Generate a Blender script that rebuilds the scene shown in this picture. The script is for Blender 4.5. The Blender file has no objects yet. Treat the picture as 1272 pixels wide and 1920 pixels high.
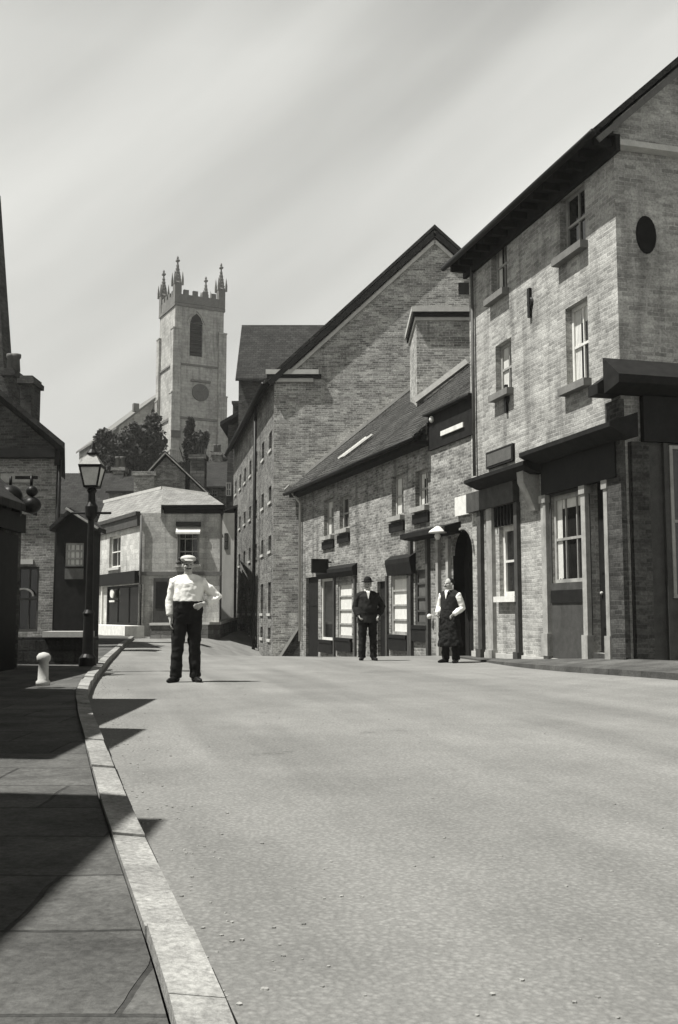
import bpy, math, random
import numpy as np
from mathutils import Vector, Matrix
random.seed(7); RNG = np.random.default_rng(7)
S = bpy.context.scene
R = math.radians
# ------------------------------------------------------------------ camera, sky, sun, exposure
FOC, CX, CY, HORIZ = 1900.0, 636.0, 960.0, 1150.0          # lens in photo pixels (1272 x 1920)
CAM = Vector((0, 0, 1.0))
PITCH = math.atan((HORIZ - CY) / FOC)
cam = bpy.data.cameras.new('camera'); camo = bpy.data.objects.new('camera', cam)
S.collection.objects.link(camo); S.camera = camo
camo.location = CAM; camo.rotation_euler = (math.pi / 2 + PITCH, 0, 0)
cam.sensor_fit = 'HORIZONTAL'; cam.sensor_width = 36; cam.lens = FOC / 1272 * 36
cam.clip_start = 0.1; cam.clip_end = 3000
SUN_EL, SUN_VEC = R(64), Vector((-1, -0.30, 0)).normalized()
w = bpy.data.worlds.new('World'); S.world = w; w.use_nodes = True
nt = w.node_tree; nt.nodes.clear()
def N(t, typ, **kw):
    n = t.nodes.new(typ)
    for k, v in kw.items(): setattr(n, k, v)
    return n
sky = N(nt, 'ShaderNodeTexSky', sky_type='NISHITA', sun_disc=False)
sky.sun_elevation = SUN_EL; sky.sun_rotation = math.atan2(SUN_VEC.x, SUN_VEC.y)
sky.dust_density = 3.0
bw = N(nt, 'ShaderNodeRGBToBW'); nt.links.new(sky.outputs[0], bw.inputs[0])
tc = N(nt, 'ShaderNodeTexCoord')
mp0 = N(nt, 'ShaderNodeMapping'); mp0.inputs['Rotation'].default_value = (0, R(36), 0); nt.links.new(tc.outputs['Generated'], mp0.inputs[0])
mp = N(nt, 'ShaderNodeMapping'); mp.inputs['Scale'].default_value = (.5, .8, 3.4); nt.links.new(mp0.outputs[0], mp.inputs[0])
nz = N(nt, 'ShaderNodeTexNoise'); nz.inputs['Scale'].default_value = 1.3; nz.inputs['Detail'].default_value = 5; nz.inputs['Roughness'].default_value = .45
nt.links.new(mp.outputs[0], nz.inputs[0])
mr = N(nt, 'ShaderNodeMapRange'); mr.inputs['From Min'].default_value = .36; mr.inputs['From Max'].default_value = .66
mr.inputs['To Min'].default_value = 5.3; mr.inputs['To Max'].default_value = 9.8
nt.links.new(nz.outputs[0], mr.inputs[0])
mx = N(nt, 'ShaderNodeMix', data_type='FLOAT'); mx.inputs[0].default_value = .88      # thin bright overcast veil over the clear sky
nt.links.new(bw.outputs[0], mx.inputs[2]); nt.links.new(mr.outputs[0], mx.inputs[3])
tint = N(nt, 'ShaderNodeVectorMath', operation='SCALE'); tint.inputs[0].default_value = (1.0, 1.0, .955)
sx_ = N(nt, 'ShaderNodeSeparateXYZ'); nt.links.new(tc.outputs['Generated'], sx_.inputs[0])
zr_ = N(nt, 'ShaderNodeMapRange'); zr_.inputs['From Min'].default_value = .50; zr_.inputs['From Max'].default_value = .8     # upper sky dimmed out of view to weaken the fill light
zr_.inputs['To Min'].default_value = 1; zr_.inputs['To Max'].default_value = .1; nt.links.new(sx_.outputs[2], zr_.inputs[0])
zm_ = N(nt, 'ShaderNodeMath', operation='MULTIPLY'); nt.links.new(mx.outputs[0], zm_.inputs[0]); nt.links.new(zr_.outputs[0], zm_.inputs[1])
nt.links.new(zm_.outputs[0], tint.inputs['Scale'])
bg = N(nt, 'ShaderNodeBackground'); bg.inputs[1].default_value = .060
nt.links.new(tint.outputs[0], bg.inputs[0])
ow = N(nt, 'ShaderNodeOutputWorld'); nt.links.new(bg.outputs[0], ow.inputs[0])
sl = bpy.data.lights.new('sun', 'SUN'); so = bpy.data.objects.new('sun', sl); S.collection.objects.link(so)
sl.energy = 5.0; sl.angle = R(.5); sl.color = (1, .985, .945)
sd = Vector((SUN_VEC.x * math.cos(SUN_EL), SUN_VEC.y * math.cos(SUN_EL), math.sin(SUN_EL)))
so.rotation_euler = sd.to_track_quat('Z', 'Y').to_euler()
S.view_settings.view_transform = 'Standard'; S.view_settings.look = 'None'; S.view_settings.gamma = 1; S.view_settings.exposure = 0.8

# ------------------------------------------------------------------ plan helper: a pixel of the photo at world depth Y
_rot = Matrix.Rotation(math.pi / 2 + PITCH, 3, 'X')
def ray(px, py): return _rot @ Vector(((px - CX) / FOC, (CY - py) / FOC, -1))
def at(px, py, Y):
    d = ray(px, py); return CAM + d * ((Y - CAM.y) / d.y)
class Frame:                       # a facade: x along it (left to right seen from outside), -y outward, z up
    def __init__(s, o, ang): s.o = Vector(o); s.a = ang; s.m = Matrix.Rotation(ang, 3, 'Z'); s.mi = s.m.inverted()
    def w(s, p): return s.m @ Vector(p) + s.o
    def l(s, p): return s.mi @ (Vector(p) - s.o)
    def pix(s, px, py, y=0.0):     # where the sight line meets the plane local y
        o = s.l(CAM); d = s.mi @ ray(px, py); t = (y - o.y) / d.y
        p = o + d * t; return p.x, p.z
    def rect(s, x0, x1, y0, y1, y=0.0):
        cx, cy = (x0 + x1) / 2, (y0 + y1) / 2
        return s.pix(x0, cy, y)[0], s.pix(x1, cy, y)[0], s.pix(cx, y1, y)[1], s.pix(cx, y0, y)[1]
WORLD = Frame((0, 0, 0), 0)
def facade(A, B): d = Vector(B) - Vector(A); return Frame((A[0], A[1], 0), math.atan2(d.y, d.x))

# ------------------------------------------------------------------ mesh collector
class MB:
    def __init__(s, f=WORLD): s.v = []; s.f = []; s.F = f
    def poly(s, *p):
        b = len(s.v); s.v += [Vector(q) for q in p]; s.f.append(list(range(b, b + len(p)))); return s
    def box(s, x0, x1, y0, y1, z0, z1):
        P = [(x, y, z) for z in (z0, z1) for y in (y0, y1) for x in (x0, x1)]
        for q in ((0, 1, 5, 4), (3, 2, 6, 7), (2, 0, 4, 6), (1, 3, 7, 5), (4, 5, 7, 6), (2, 3, 1, 0)): s.poly(*[P[i] for i in q])
        return s
    def hexa(s, P):                # 8 corners: bottom 0-3 (ccw), top 4-7
        for q in ((0, 1, 5, 4), (1, 2, 6, 5), (2, 3, 7, 6), (3, 0, 4, 7), (4, 5, 6, 7), (3, 2, 1, 0)): s.poly(*[P[i] for i in q])
        return s
    def prism_y(s, pts, y0, y1):   # polygon in (x,z), ccw seen from -y
        s.poly(*[(x, y0, z) for x, z in pts]); s.poly(*[(x, y1, z) for x, z in reversed(pts)])
        n = len(pts)
        for i in range(n):
            a, b = pts[i], pts[(i + 1) % n]
            s.poly((b[0], y0, b[1]), (a[0], y0, a[1]), (a[0], y1, a[1]), (b[0], y1, b[1]))
        return s
    def prism_x(s, pts, x0, x1):   # polygon in (y,z)
        s.poly(*[(x1, y, z) for y, z in pts]); s.poly(*[(x0, y, z) for y, z in reversed(pts)])
        n = len(pts)
        for i in range(n):
            a, b = pts[i], pts[(i + 1) % n]
            s.poly((x1, b[0], b[1]), (x1, a[0], a[1]), (x0, a[0], a[1]), (x0, b[0], b[1]))
        return s
    def beam(s, a, b, wx, wz, up=(0, 0, 1)):
        a, b = Vector(a), Vector(b); d = (b - a).normalized(); sx = d.cross(Vector(up)).normalized(); uz = sx.cross(d)
        P = [p + sx * i * wx / 2 + uz * j * wz / 2 for j in (-1, 1) for p, i in ((a, -1), (a, 1), (b, 1), (b, -1))]
        return s.hexa(P)
    def tube(s, pts, rad, n=10, cap=True, ry=None, side=None):
        pts = [Vector(p) for p in pts]; rings = []
        if not isinstance(rad, (list, tuple)): rad = [rad] * len(pts)
        for i, p in enumerate(pts):
            t = (pts[min(i + 1, len(pts) - 1)] - pts[max(i - 1, 0)]).normalized()
            ref = Vector(side) if side else (Vector((1, 0, 0)) if abs(t.x) < .8 else Vector((0, 1, 0)))
            u = (ref - t * ref.dot(t)).normalized(); v = t.cross(u)
            r1 = rad[i] if not isinstance(rad[i], tuple) else rad[i][0]; r2 = rad[i] if not isinstance(rad[i], tuple) else rad[i][1]
            b = len(s.v); rings.append(b)
            s.v += [p + u * r1 * math.cos(2 * math.pi * k / n) + v * r2 * math.sin(2 * math.pi * k / n) for k in range(n)]
        for a, b in zip(rings, rings[1:]):
            for k in range(n): s.f.append([a + k, a + (k + 1) % n, b + (k + 1) % n, b + k])
        if cap: s.f.append([rings[0] + k for k in reversed(range(n))]); s.f.append([rings[-1] + k for k in range(n)])
        return s
    def lathe(s, prof, c=(0, 0, 0), n=16, rot=0.0):
        c = Vector(c); rings = []
        for r, z in prof:
            b = len(s.v); rings.append(b); r = max(r, 1e-4)
            s.v += [c + Vector((r * math.cos(2 * math.pi * k / n + rot), r * math.sin(2 * math.pi * k / n + rot), z)) for k in range(n)]
        for a, b in zip(rings, rings[1:]):
            for k in range(n): s.f.append([a + k, a + (k + 1) % n, b + (k + 1) % n, b + k])
        s.f.append([rings[0] + k for k in reversed(range(n))]); s.f.append([rings[-1] + k for k in range(n)])
        return s
    def ball(s, c, rx, ry, rz, n=14, m=9):
        c = Vector(c); b0 = len(s.v)
        for i in range(m + 1):
            t = math.pi * (i / m); rr = max(math.sin(t), 1e-3)
            s.v += [c + Vector((rx * rr * math.cos(2 * math.pi * k / n), ry * rr * math.sin(2 * math.pi * k / n), -rz * math.cos(t))) for k in range(n)]
        for i in range(m):
            a, b = b0 + i * n, b0 + (i + 1) * n
            for k in range(n): s.f.append([a + k, a + (k + 1) % n, b + (k + 1) % n, b + k])
        s.f.append([b0 + k for k in reversed(range(n))]); s.f.append([b0 + m * n + k for k in range(n)])
        return s
    def wall(s, x0, x1, z0, z1, holes=(), y=0.0, reveal=.16):   # front skin with openings and their reveals
        xs = sorted({x0, x1, *[min(max(h[i], x0), x1) for h in holes for i in (0, 1)]})
        zs = sorted({z0, z1, *[min(max(h[i], z0), z1) for h in holes for i in (2, 3)]})
        for a, b in zip(xs, xs[1:]):
            for c, d in zip(zs, zs[1:]):
                mx_, mz_ = (a + b) / 2, (c + d) / 2
                if any(h[0] < mx_ < h[1] and h[2] < mz_ < h[3] for h in holes): continue
                s.poly((a, y, c), (b, y, c), (b, y, d), (a, y, d))
        for a, b, c, d in holes:
            e = y + reveal
            s.poly((a, y, c), (a, y, d), (a, e, d), (a, e, c)); s.poly((b, y, d), (b, y, c), (b, e, c), (b, e, d))
            s.poly((a, y, d), (b, y, d), (b, e, d), (a, e, d)); s.poly((a, y, c), (a, e, c), (b, e, c), (b, y, c))
        return s
    def build(s, name, mat, parent=None, label=None, smooth=False, bevel=0, kind=None, origin=None):
        o3 = Vector(origin) if origin is not None else (parent['_o'] if parent is not None and '_o' in parent else Vector((0, 0, 0)))
        o3 = Vector(o3)
        me = bpy.data.meshes.new(name)
        me.from_pydata([s.F.w(v) - o3 for v in s.v], [], s.f)
        uv = me.uv_layers.new(name='UVMap')
        data = np.zeros((len(me.loops), 2), 'f'); i = 0
        for f in s.f:
            P = [s.v[k] for k in f]
            n = Vector((0, 0, 0))
            for a, b in zip(P, P[1:] + P[:1]): n += a.cross(b)
            n = n.normalized() if n.length > 1e-12 else Vector((0, 0, 1))
            ax, ay, az = abs(n.x), abs(n.y), abs(n.z)
            for p in P:
                if az > .95: q = (p.x, p.y)
                elif ay >= ax: q = (p.x, p.z / max(.25, math.sqrt(1 - az * az)))
                else: q = (p.y, p.z / max(.25, math.sqrt(1 - az * az)))
                data[i] = q; i += 1
        uv.data.foreach_set('uv', data.ravel())
        if smooth: me.polygons.foreach_set('use_smooth', [True] * len(me.polygons))
        me.materials.append(mat); me.update()
        o = bpy.data.objects.new(name, me); S.collection.objects.link(o)
        if parent is not None: o.parent = parent
        elif origin is not None: o.location = o3
        if bevel:
            b = o.modifiers.new('bevel', 'BEVEL'); b.width = bevel; b.segments = 2; b.limit_method = 'ANGLE'
        if label: o['label'] = label
        if kind: o['kind'] = kind
        return o
ORIG = {}
def thing(name, label, cat, loc, group=None):
    o = bpy.data.objects.new(name, None); S.collection.objects.link(o); o.location = loc; o.empty_display_size = .3
    o['label'] = label; o['category'] = cat; o['_o'] = list(loc)
    if group: o['group'] = group
    return o
def sub(o, parent): o['_o'] = list(parent['_o']); return o
def tag(o, label, cat, group=None):
    o['label'] = label; o['category'] = cat
    if group: o['group'] = group
    return o

# ------------------------------------------------------------------ materials (a monochrome world: greys with the print's faint warmth)
TINT = (1.0, .995, .945)
def g(v): return (v * TINT[0], v * TINT[1], v * TINT[2], 1)
def material(name, v, rough=.85, var=.25, scale=4.0, fine=40.0, finevar=.15, bump=.0, brick=None, metal=0, spec=.12, coord='Object', stain=0.0, road=False):
    m = bpy.data.materials.new(name); m.use_nodes = True; t = m.node_tree; b = t.nodes['Principled BSDF']
    b.inputs['Roughness'].default_value = rough; b.inputs['Metallic'].default_value = metal; b.inputs['Specular IOR Level'].default_value = spec
    tc = N(t, 'ShaderNodeTexCoord')
    n1 = N(t, 'ShaderNodeTexNoise'); n1.inputs['Scale'].default_value = scale; n1.inputs['Detail'].default_value = 6; n1.inputs['Roughness'].default_value = .65
    n2 = N(t, 'ShaderNodeTexNoise'); n2.inputs['Scale'].default_value = fine; n2.inputs['Detail'].default_value = 8; n2.inputs['Roughness'].default_value = .7
    t.links.new(tc.outputs['Object'], n2.inputs['Vector'])
    ms = N(t, 'ShaderNodeMapping'); ms.inputs['Scale'].default_value = (1, 1, 3.2 if brick and brick[1] < .1 else 1); t.links.new(tc.outputs['Object'], ms.inputs[0]); t.links.new(ms.outputs[0], n1.inputs['Vector'])
    r1 = N(t, 'ShaderNodeMapRange'); r1.inputs['From Min'].default_value = .3; r1.inputs['From Max'].default_value = .7
    r1.inputs['To Min'].default_value = 1 - var; r1.inputs['To Max'].default_value = 1 + var; t.links.new(n1.outputs[0], r1.inputs[0])
    r2 = N(t, 'ShaderNodeMapRange'); r2.inputs['From Min'].default_value = .3; r2.inputs['From Max'].default_value = .7
    r2.inputs['To Min'].default_value = 1 - finevar; r2.inputs['To Max'].default_value = 1 + finevar; t.links.new(n2.outputs[0], r2.inputs[0])
    mu = N(t, 'ShaderNodeMath', operation='MULTIPLY'); t.links.new(r1.outputs[0], mu.inputs[0]); t.links.new(r2.outputs[0], mu.inputs[1])
    fac = mu.outputs[0]; hgt = n2.outputs[0]
    if stain:
        mpp = N(t, 'ShaderNodeMapping'); mpp.inputs['Scale'].default_value = (2.2, 2.2, .25); t.links.new(tc.outputs['Object'], mpp.inputs[0])
        n3 = N(t, 'ShaderNodeTexNoise'); n3.inputs['Scale'].default_value = 1.4; n3.inputs['Detail'].default_value = 4; t.links.new(mpp.outputs[0], n3.inputs['Vector'])
        r3 = N(t, 'ShaderNodeMapRange'); r3.inputs['From Min'].default_value = .5; r3.inputs['From Max'].default_value = .75
        r3.inputs['To Min'].default_value = 1; r3.inputs['To Max'].default_value = 1 - stain; t.links.new(n3.outputs[0], r3.inputs[0])
        m3 = N(t, 'ShaderNodeMath', operation='MULTIPLY'); t.links.new(fac, m3.inputs[0]); t.links.new(r3.outputs[0], m3.inputs[1]); fac = m3.outputs[0]
    if road:                       # rolled stones, dark droppings and worn wheel lines
        vo = N(t, 'ShaderNodeTexVoronoi'); vo.inputs['Scale'].default_value = 42; t.links.new(tc.outputs['Object'], vo.inputs['Vector'])
        rv = N(t, 'ShaderNodeMapRange'); rv.inputs['From Min'].default_value = .15; rv.inputs['From Max'].default_value = .6; rv.inputs['To Min'].default_value = 1.10; rv.inputs['To Max'].default_value = .86
        t.links.new(vo.outputs['Distance'], rv.inputs[0])
        mq = N(t, 'ShaderNodeMapping'); mq.inputs['Rotation'].default_value = (0, 0, R(-14)); t.links.new(tc.outputs['Object'], mq.inputs[0])
        mq2 = N(t, 'ShaderNodeMapping'); mq2.inputs['Scale'].default_value = (1.1, .07, 1); t.links.new(mq.outputs[0], mq2.inputs[0])
        n4 = N(t, 'ShaderNodeTexNoise'); n4.inputs['Scale'].default_value = 1.3; n4.inputs['Detail'].default_value = 4; t.links.new(mq2.outputs[0], n4.inputs['Vector'])
        r4 = N(t, 'ShaderNodeMapRange'); r4.inputs['From Min'].default_value = .35; r4.inputs['From Max'].default_value = .65; r4.inputs['To Min'].default_value = .86; r4.inputs['To Max'].default_value = 1.14; t.links.new(n4.outputs[0], r4.inputs[0])
        n5 = N(t, 'ShaderNodeTexNoise'); n5.inputs['Scale'].default_value = .9; n5.inputs['Detail'].default_value = 7; n5.inputs['Roughness'].default_value = .7; t.links.new(tc.outputs['Object'], n5.inputs['Vector'])
        r5 = N(t, 'ShaderNodeMapRange'); r5.inputs['From Min'].default_value = .62; r5.inputs['From Max'].default_value = .72; r5.inputs['To Min'].default_value = 1; r5.inputs['To Max'].default_value = .62; t.links.new(n5.outputs[0], r5.inputs[0])
        for q in (rv, r4, r5):
            mm = N(t, 'ShaderNodeMath', operation='MULTIPLY'); t.links.new(fac, mm.inputs[0]); t.links.new(q.outputs[0], mm.inputs[1]); fac = mm.outputs[0]
        hh = N(t, 'ShaderNodeMath', operation='SUBTRACT'); t.links.new(n2.outputs[0], hh.inputs[0]); t.links.new(vo.outputs['Distance'], hh.inputs[1]); hgt = hh.outputs[0]
    sc = N(t, 'ShaderNodeVectorMath', operation='SCALE'); t.links.new(fac, sc.inputs['Scale'])
    if brick:
        bt = N(t, 'ShaderNodeTexBrick')
        nd = N(t, 'ShaderNodeTexNoise'); nd.inputs['Scale'].default_value = 1.7; nd.inputs['Detail'].default_value = 3; t.links.new(tc.outputs['Object'], nd.inputs['Vector'])
        vs = N(t, 'ShaderNodeVectorMath', operation='SCALE'); vs.inputs['Scale'].default_value = min(brick[1], .1) * .9; t.links.new(nd.outputs['Color'], vs.inputs[0])
        va = N(t, 'ShaderNodeVectorMath', operation='ADD'); t.links.new(tc.outputs['UV'], va.inputs[0]); t.links.new(vs.outputs[0], va.inputs[1]); t.links.new(va.outputs[0], bt.inputs['Vector'])
        bt.inputs['Scale'].default_value = 1; bt.inputs['Brick Width'].default_value = brick[0]; bt.inputs['Row Height'].default_value = brick[1]
        bt.inputs['Mortar Size'].default_value = brick[2]; bt.inputs['Mortar Smooth'].default_value = .3; bt.inputs['Bias'].default_value = 0
        bt.inputs['Color1'].default_value = g(v * brick[3]); bt.inputs['Color2'].default_value = g(v * brick[4]); bt.inputs['Mortar'].default_value = g(v * brick[5])
        t.links.new(bt.outputs['Color'], sc.inputs[0])
        hm = N(t, 'ShaderNodeMath', operation='SUBTRACT'); t.links.new(n2.outputs[0], hm.inputs[0]); t.links.new(bt.outputs['Fac'], hm.inputs[1]); hgt = hm.outputs[0]
    else: sc.inputs[0].default_value = g(v)[:3]
    t.links.new(sc.outputs[0], b.inputs['Base Color'])
    if bump:
        bp = N(t, 'ShaderNodeBump'); bp.inputs['Strength'].default_value = 1; bp.inputs['Distance'].default_value = bump
        t.links.new(hgt, bp.inputs['Height']); t.links.new(bp.outputs[0], b.inputs['Normal'])
    return m
BR = (.235, .078, .011)
M = dict(
    gutter=material('gutter_dirt', .10, .95, .5, 2.2, 40, .5, .006), glasslit=material('old_glass', .03, .12, .3, 2, 20, .1, spec=.6),
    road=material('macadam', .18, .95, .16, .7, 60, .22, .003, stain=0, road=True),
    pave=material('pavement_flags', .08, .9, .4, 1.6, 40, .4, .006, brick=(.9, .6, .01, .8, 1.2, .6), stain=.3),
    kerb=material('kerb_stone', .24, .9, .4, 2.5, 45, .45, .006),
    brickpale=material('pale_brick', .32, .92, .30, 1.0, 26, .42, .007, brick=BR + (.68, 1.2, 1.12), stain=.5),
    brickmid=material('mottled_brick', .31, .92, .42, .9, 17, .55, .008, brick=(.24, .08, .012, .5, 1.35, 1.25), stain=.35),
    brickflank=material('dimmed_street_brick', .15, .92, .4, .9, 17, .5, .008, brick=(.24, .08, .012, .55, 1.35, 1.2), stain=.4),  # darker copy of the gable brick, dims the sunlit street wall by colour
    brickdark=material('sooty_shaded_brick', .055, .92, .45, 1.4, 22, .5, .006, brick=BR + (.6, 1.4, 1.2), stain=.4),
    brickrow=material('row_brick', .21, .92, .45, 1.3, 19, .5, .006, brick=(.22, .072, .012, .55, 1.3, 1.2), stain=.5),
    rendergrey=material('weathered_limewash', .44, .92, .25, 1.1, 14, .3, .006, brick=(.45, .22, .012, .85, 1.12, .85), stain=.5),
    slate=material('slate', 0.027, .85, .25, 1.5, 30, .3, .006, brick=(.3, .2, .012, .7, 1.3, .4)),
    slatepale=material('pale_tiles', .20, .9, .25, 1.5, 22, .3, .006, brick=(.28, .2, .014, .85, 1.15, .6)),
    tile=material('clay_tile', 0.06, .8, .3, 1.4, 26, .35, .01, brick=(.2, .12, .012, .7, 1.3, .5)),
    stone=material('church_stone', 0.36, .9, .26, .35, 3, .22, .01, brick=(.7, .35, .02, .85, 1.1, .75), stain=.4),
    stonedark=material('weathered_stone', .15, .9, .25, .6, 6, .2),
    coping=material('limewashed_coping', 0.42, .85, .15, 5, 50, .15),
    white=material('white_paint', 0.62, .6, .14, 6, 60, .08, stain=.25),
    cream=material('dirty_cream_paint', 0.3, .7, .25, 5, 50, .15, stain=.4),
    render=material('painted_render', 0.5, .9, .14, 1.3, 30, .12, .003, stain=.3),
    dark=material('dark_paint', 0.012, .65, .3, 5, 50, .25),
    soot=material('sooty_timber', 0.0132, .8, .4, 5, 60, .3),
    brown=material('stained_shaded_timber', 0.06, .7, .25, 5, 60, .25, stain=.3),
    iron=material('cast_iron', 0.015, .45, .3, 8, 70, .2, metal=.3),
    lead=material('lead', 0.096, .6, .25, 4, 40, .2),
    glass=material('window_glass', 0.012, .06, .3, 2, 20, .1, spec=.6),
    frost=material('lantern_glass', .6, .25, .15, 5, 40, .1, spec=.5),
    poster=material('paper_blind', 0.6, .8, .12, 6, 40, .08),
    hole=material('opening_darkness', 0.012, .95, .3, 3, 30, .2),  # near-black that stands in for the darkness inside openings
    stonewall=material('rubble_wall', 0.042, .95, .35, 3, 24, .35, .02, brick=(.45, .2, .02, .7, 1.3, .7)),
    wallgrey=material('grey_stone_wall', 0.12, .95, .3, 3, 24, .3, .02, brick=(.45, .2, .02, .7, 1.3, .7)),
    hill=material('hill_grass', 0.042, .95, .4, .25, 3, .3),
    leaf=material('foliage', .045, .75, .6, 1.3, 7, .6, spec=.2),
    leafpale=material('foliage_light', 0.06, .75, .4, .9, 8, .35, spec=.2),
    bark=material('bark', 0.036, .95, .3, 4, 30, .3),
    skin=material('skin', .37, .6, .08, 8, 60, .05), shirt=material('white_cotton', 0.78, .9, .05, 8, 70, .04),
    cloth=material('black_wool', 0.0132, .95, .3, 8, 90, .25), cloth2=material('dark_worsted', 0.0192, .95, .3, 8, 90, .25),
    felt=material('black_felt', 0.0108, .9, .3, 9, 80, .2), cap=material('pale_cloth_cap', .42, .9, .1, 9, 80, .06), hair=material('dark_hair', 0.018, .7, .4, 20, 120, .3),
    boot=material('boot_leather', 0.009, .4, .3, 9, 60, .2),
)

# ------------------------------------------------------------------ ground
def sm(a, b, x):
    t = np.clip((x - a) / (b - a), 0, 1); return t * t * (3 - 2 * t)
def gz(x, y):
    dip = -.85 * sm(23, 37, y) * (1 - sm(40, 50, y)) * sm(-5.5, -2.2, x + 0 * y)
    rise = .12 * sm(2.6, 5.0, x) * (1 - sm(17, 23, y))
    far = .15 * sm(40, 46, y)
    return float(dip + rise + far + .012 * math.sin(x * 1.3 + y * .7) * sm(4, 10, y))
def grid(name, xs, ys, zf, mat, kind='structure'):
    mb = MB(); nx = len(xs)
    for y in ys:
        for x in xs: mb.v.append(Vector((x, y, zf(x, y))))
    for j in range(len(ys) - 1):
        for i in range(nx - 1):
            a = j * nx + i; mb.f.append([a, a + 1, a + nx + 1, a + nx])
    return mb.build(name, mat, kind=kind, smooth=True)
grid('road', list(np.concatenate([np.linspace(-60, -12, 12)[:-1], np.linspace(-12, 12, 61), np.linspace(12, 60, 12)[1:]])),
     list(np.linspace(-8, 64, 150)), gz, M['road'])
def hz(x, y): return float(-.5 + 15.5 * sm(58, 112, y + .25 * x) + 16 * sm(150, 500, y) + 10 * sm(20, 120, abs(x)) * sm(60, 160, y))
grid('hill', list(np.linspace(-500, 500, 90)), list(np.concatenate([np.linspace(55, 130, 40), np.linspace(140, 1200, 30)])), hz, M['hill'])
# left kerb line (Y, X) and the pavement behind it
KL = [(-3, .75), (1.5, .0), (3, -.42), (4.5, -.88), (6.44, -1.43), (8, -1.86), (9.05, -2.17), (10.5, -2.55), (11.9, -2.93), (14, -3.38), (17, -3.95), (21, -4.7), (27, -5.8), (34, -7.0), (42, -8.4)]
def kx(y):
    return float(np.mean(np.interp(y + np.linspace(-1, 1, 11), [k[0] for k in KL], [k[1] for k in KL])))
ys = list(np.linspace(-3, 41, 110)); kb, pv = MB(), MB()
def strip(mb, f0, f1, z0f, z1f, ys):
    b = len(mb.v)
    for y in ys: mb.v += [Vector((f0(y), y, z0f(y))), Vector((f1(y), y, z1f(y)))]
    for i in range(len(ys) - 1): a = b + 2 * i; mb.f.append([a, a + 1, a + 3, a + 2])
kw = .13
rk = random.Random(5); y = -3.0
while y < 40:
    ln = rk.uniform(.5, .7); y2 = y + ln - .006; h = rk.uniform(-.008, .008); d = rk.uniform(-.004, .004); tw = rk.uniform(-.003, .003)
    P = [(kx(y) - kw + d, y), (kx(y) + d, y), (kx(y2) + d + tw, y2), (kx(y2) - kw + d + tw, y2)]
    kb.hexa([Vector((a, b, gz(a, b) - .15)) for a, b in P] + [Vector((a, b, gz(kx(b), b) + (.122 if q in (0, 3) else .112) + h)) for q, (a, b) in enumerate(P)])
    y = y2 + .006
kb.build('kerb', M['kerb'], kind='structure', bevel=.018)
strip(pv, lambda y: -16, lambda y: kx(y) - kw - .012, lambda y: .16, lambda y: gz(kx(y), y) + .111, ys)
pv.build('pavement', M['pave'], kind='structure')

# ------------------------------------------------------------------ shared builders
def window(parent, F, r, frame=None, pane=None, y=.12, bars=(1, 1), fw=.06, sill=None, sillmat=None, proud=.10, label=None, sash=True, curtain=0):
    x0, x1, z0, z1 = r; mb = MB(F)
    for a, b, c, d in ((x0, x0 + fw, z0, z1), (x1 - fw, x1, z0, z1), (x0 + fw, x1 - fw, z0, z0 + fw), (x0 + fw, x1 - fw, z1 - fw, z1)): mb.box(a, b, y, y + .06, c, d)
    bw_ = min(.03, fw * .6)
    for i in range(1, bars[0] + 1):
        xc = x0 + (x1 - x0) * i / (bars[0] + 1); mb.box(xc - bw_ / 2, xc + bw_ / 2, y + .012, y + .05, z0 + fw, z1 - fw)
    for i in range(1, bars[1] + 1):
        zc = z0 + (z1 - z0) * i / (bars[1] + 1); mb.box(x0 + fw, x1 - fw, y + .006, y + .055, zc - bw_ * .8, zc + bw_ * .8)
    o = sub(mb.build('window', frame or M['cream'], parent, label=label), parent)
    MB(F).box(x0 + .01, x1 - .01, y + .045, y + .075, z0 + .01, z1 - .01).build('pane', pane or M['glass'], o)
    if curtain:
        cu = MB(F); cw = (x1 - x0) * curtain
        for k in range(4): cu.box(x0 + fw + cw * k / 4, x0 + fw + cw * (k + .8) / 4, y + .038, y + .0445, z0 + fw + .02 * (k % 2), z1 - fw)
        cu.box(x0 + fw + cw + .01, x1 - fw, y + .04, y + .0445, z1 - fw - (z1 - z0) * curtain * .7, z1 - fw)
        cu.build('curtain', M['poster'], o)
    if sill: MB(F).box(x0 - .08, x1 + .08, -proud, y, z0 - sill, z0 - .003).build('sill', sillmat or M['coping'], o, bevel=.01)
    return o
def gable_roof_shell(parent, F, x0, x1, yA, yB, ze, zr, over, mat, th=.12, name='roof', yr=None):
    yr = (yA + yB) / 2 if yr is None else yr       # ridge along local x, eaves at yA (front) and yB
    k = (zr - ze) / (yr - yA); k2 = (zr - ze) / (yB - yr)
    pts = [(yA - over, ze - over * k), (yr, zr), (yB + over, ze - over * k2), (yB + over, ze - over * k2 + th), (yr, zr + th * 1.2), (yA - over, ze - over * k + th)]
    mb = MB(F); mb.prism_x(list(reversed(pts)), x0, x1)
    return sub(mb.build(name, mat, parent), parent)

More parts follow.
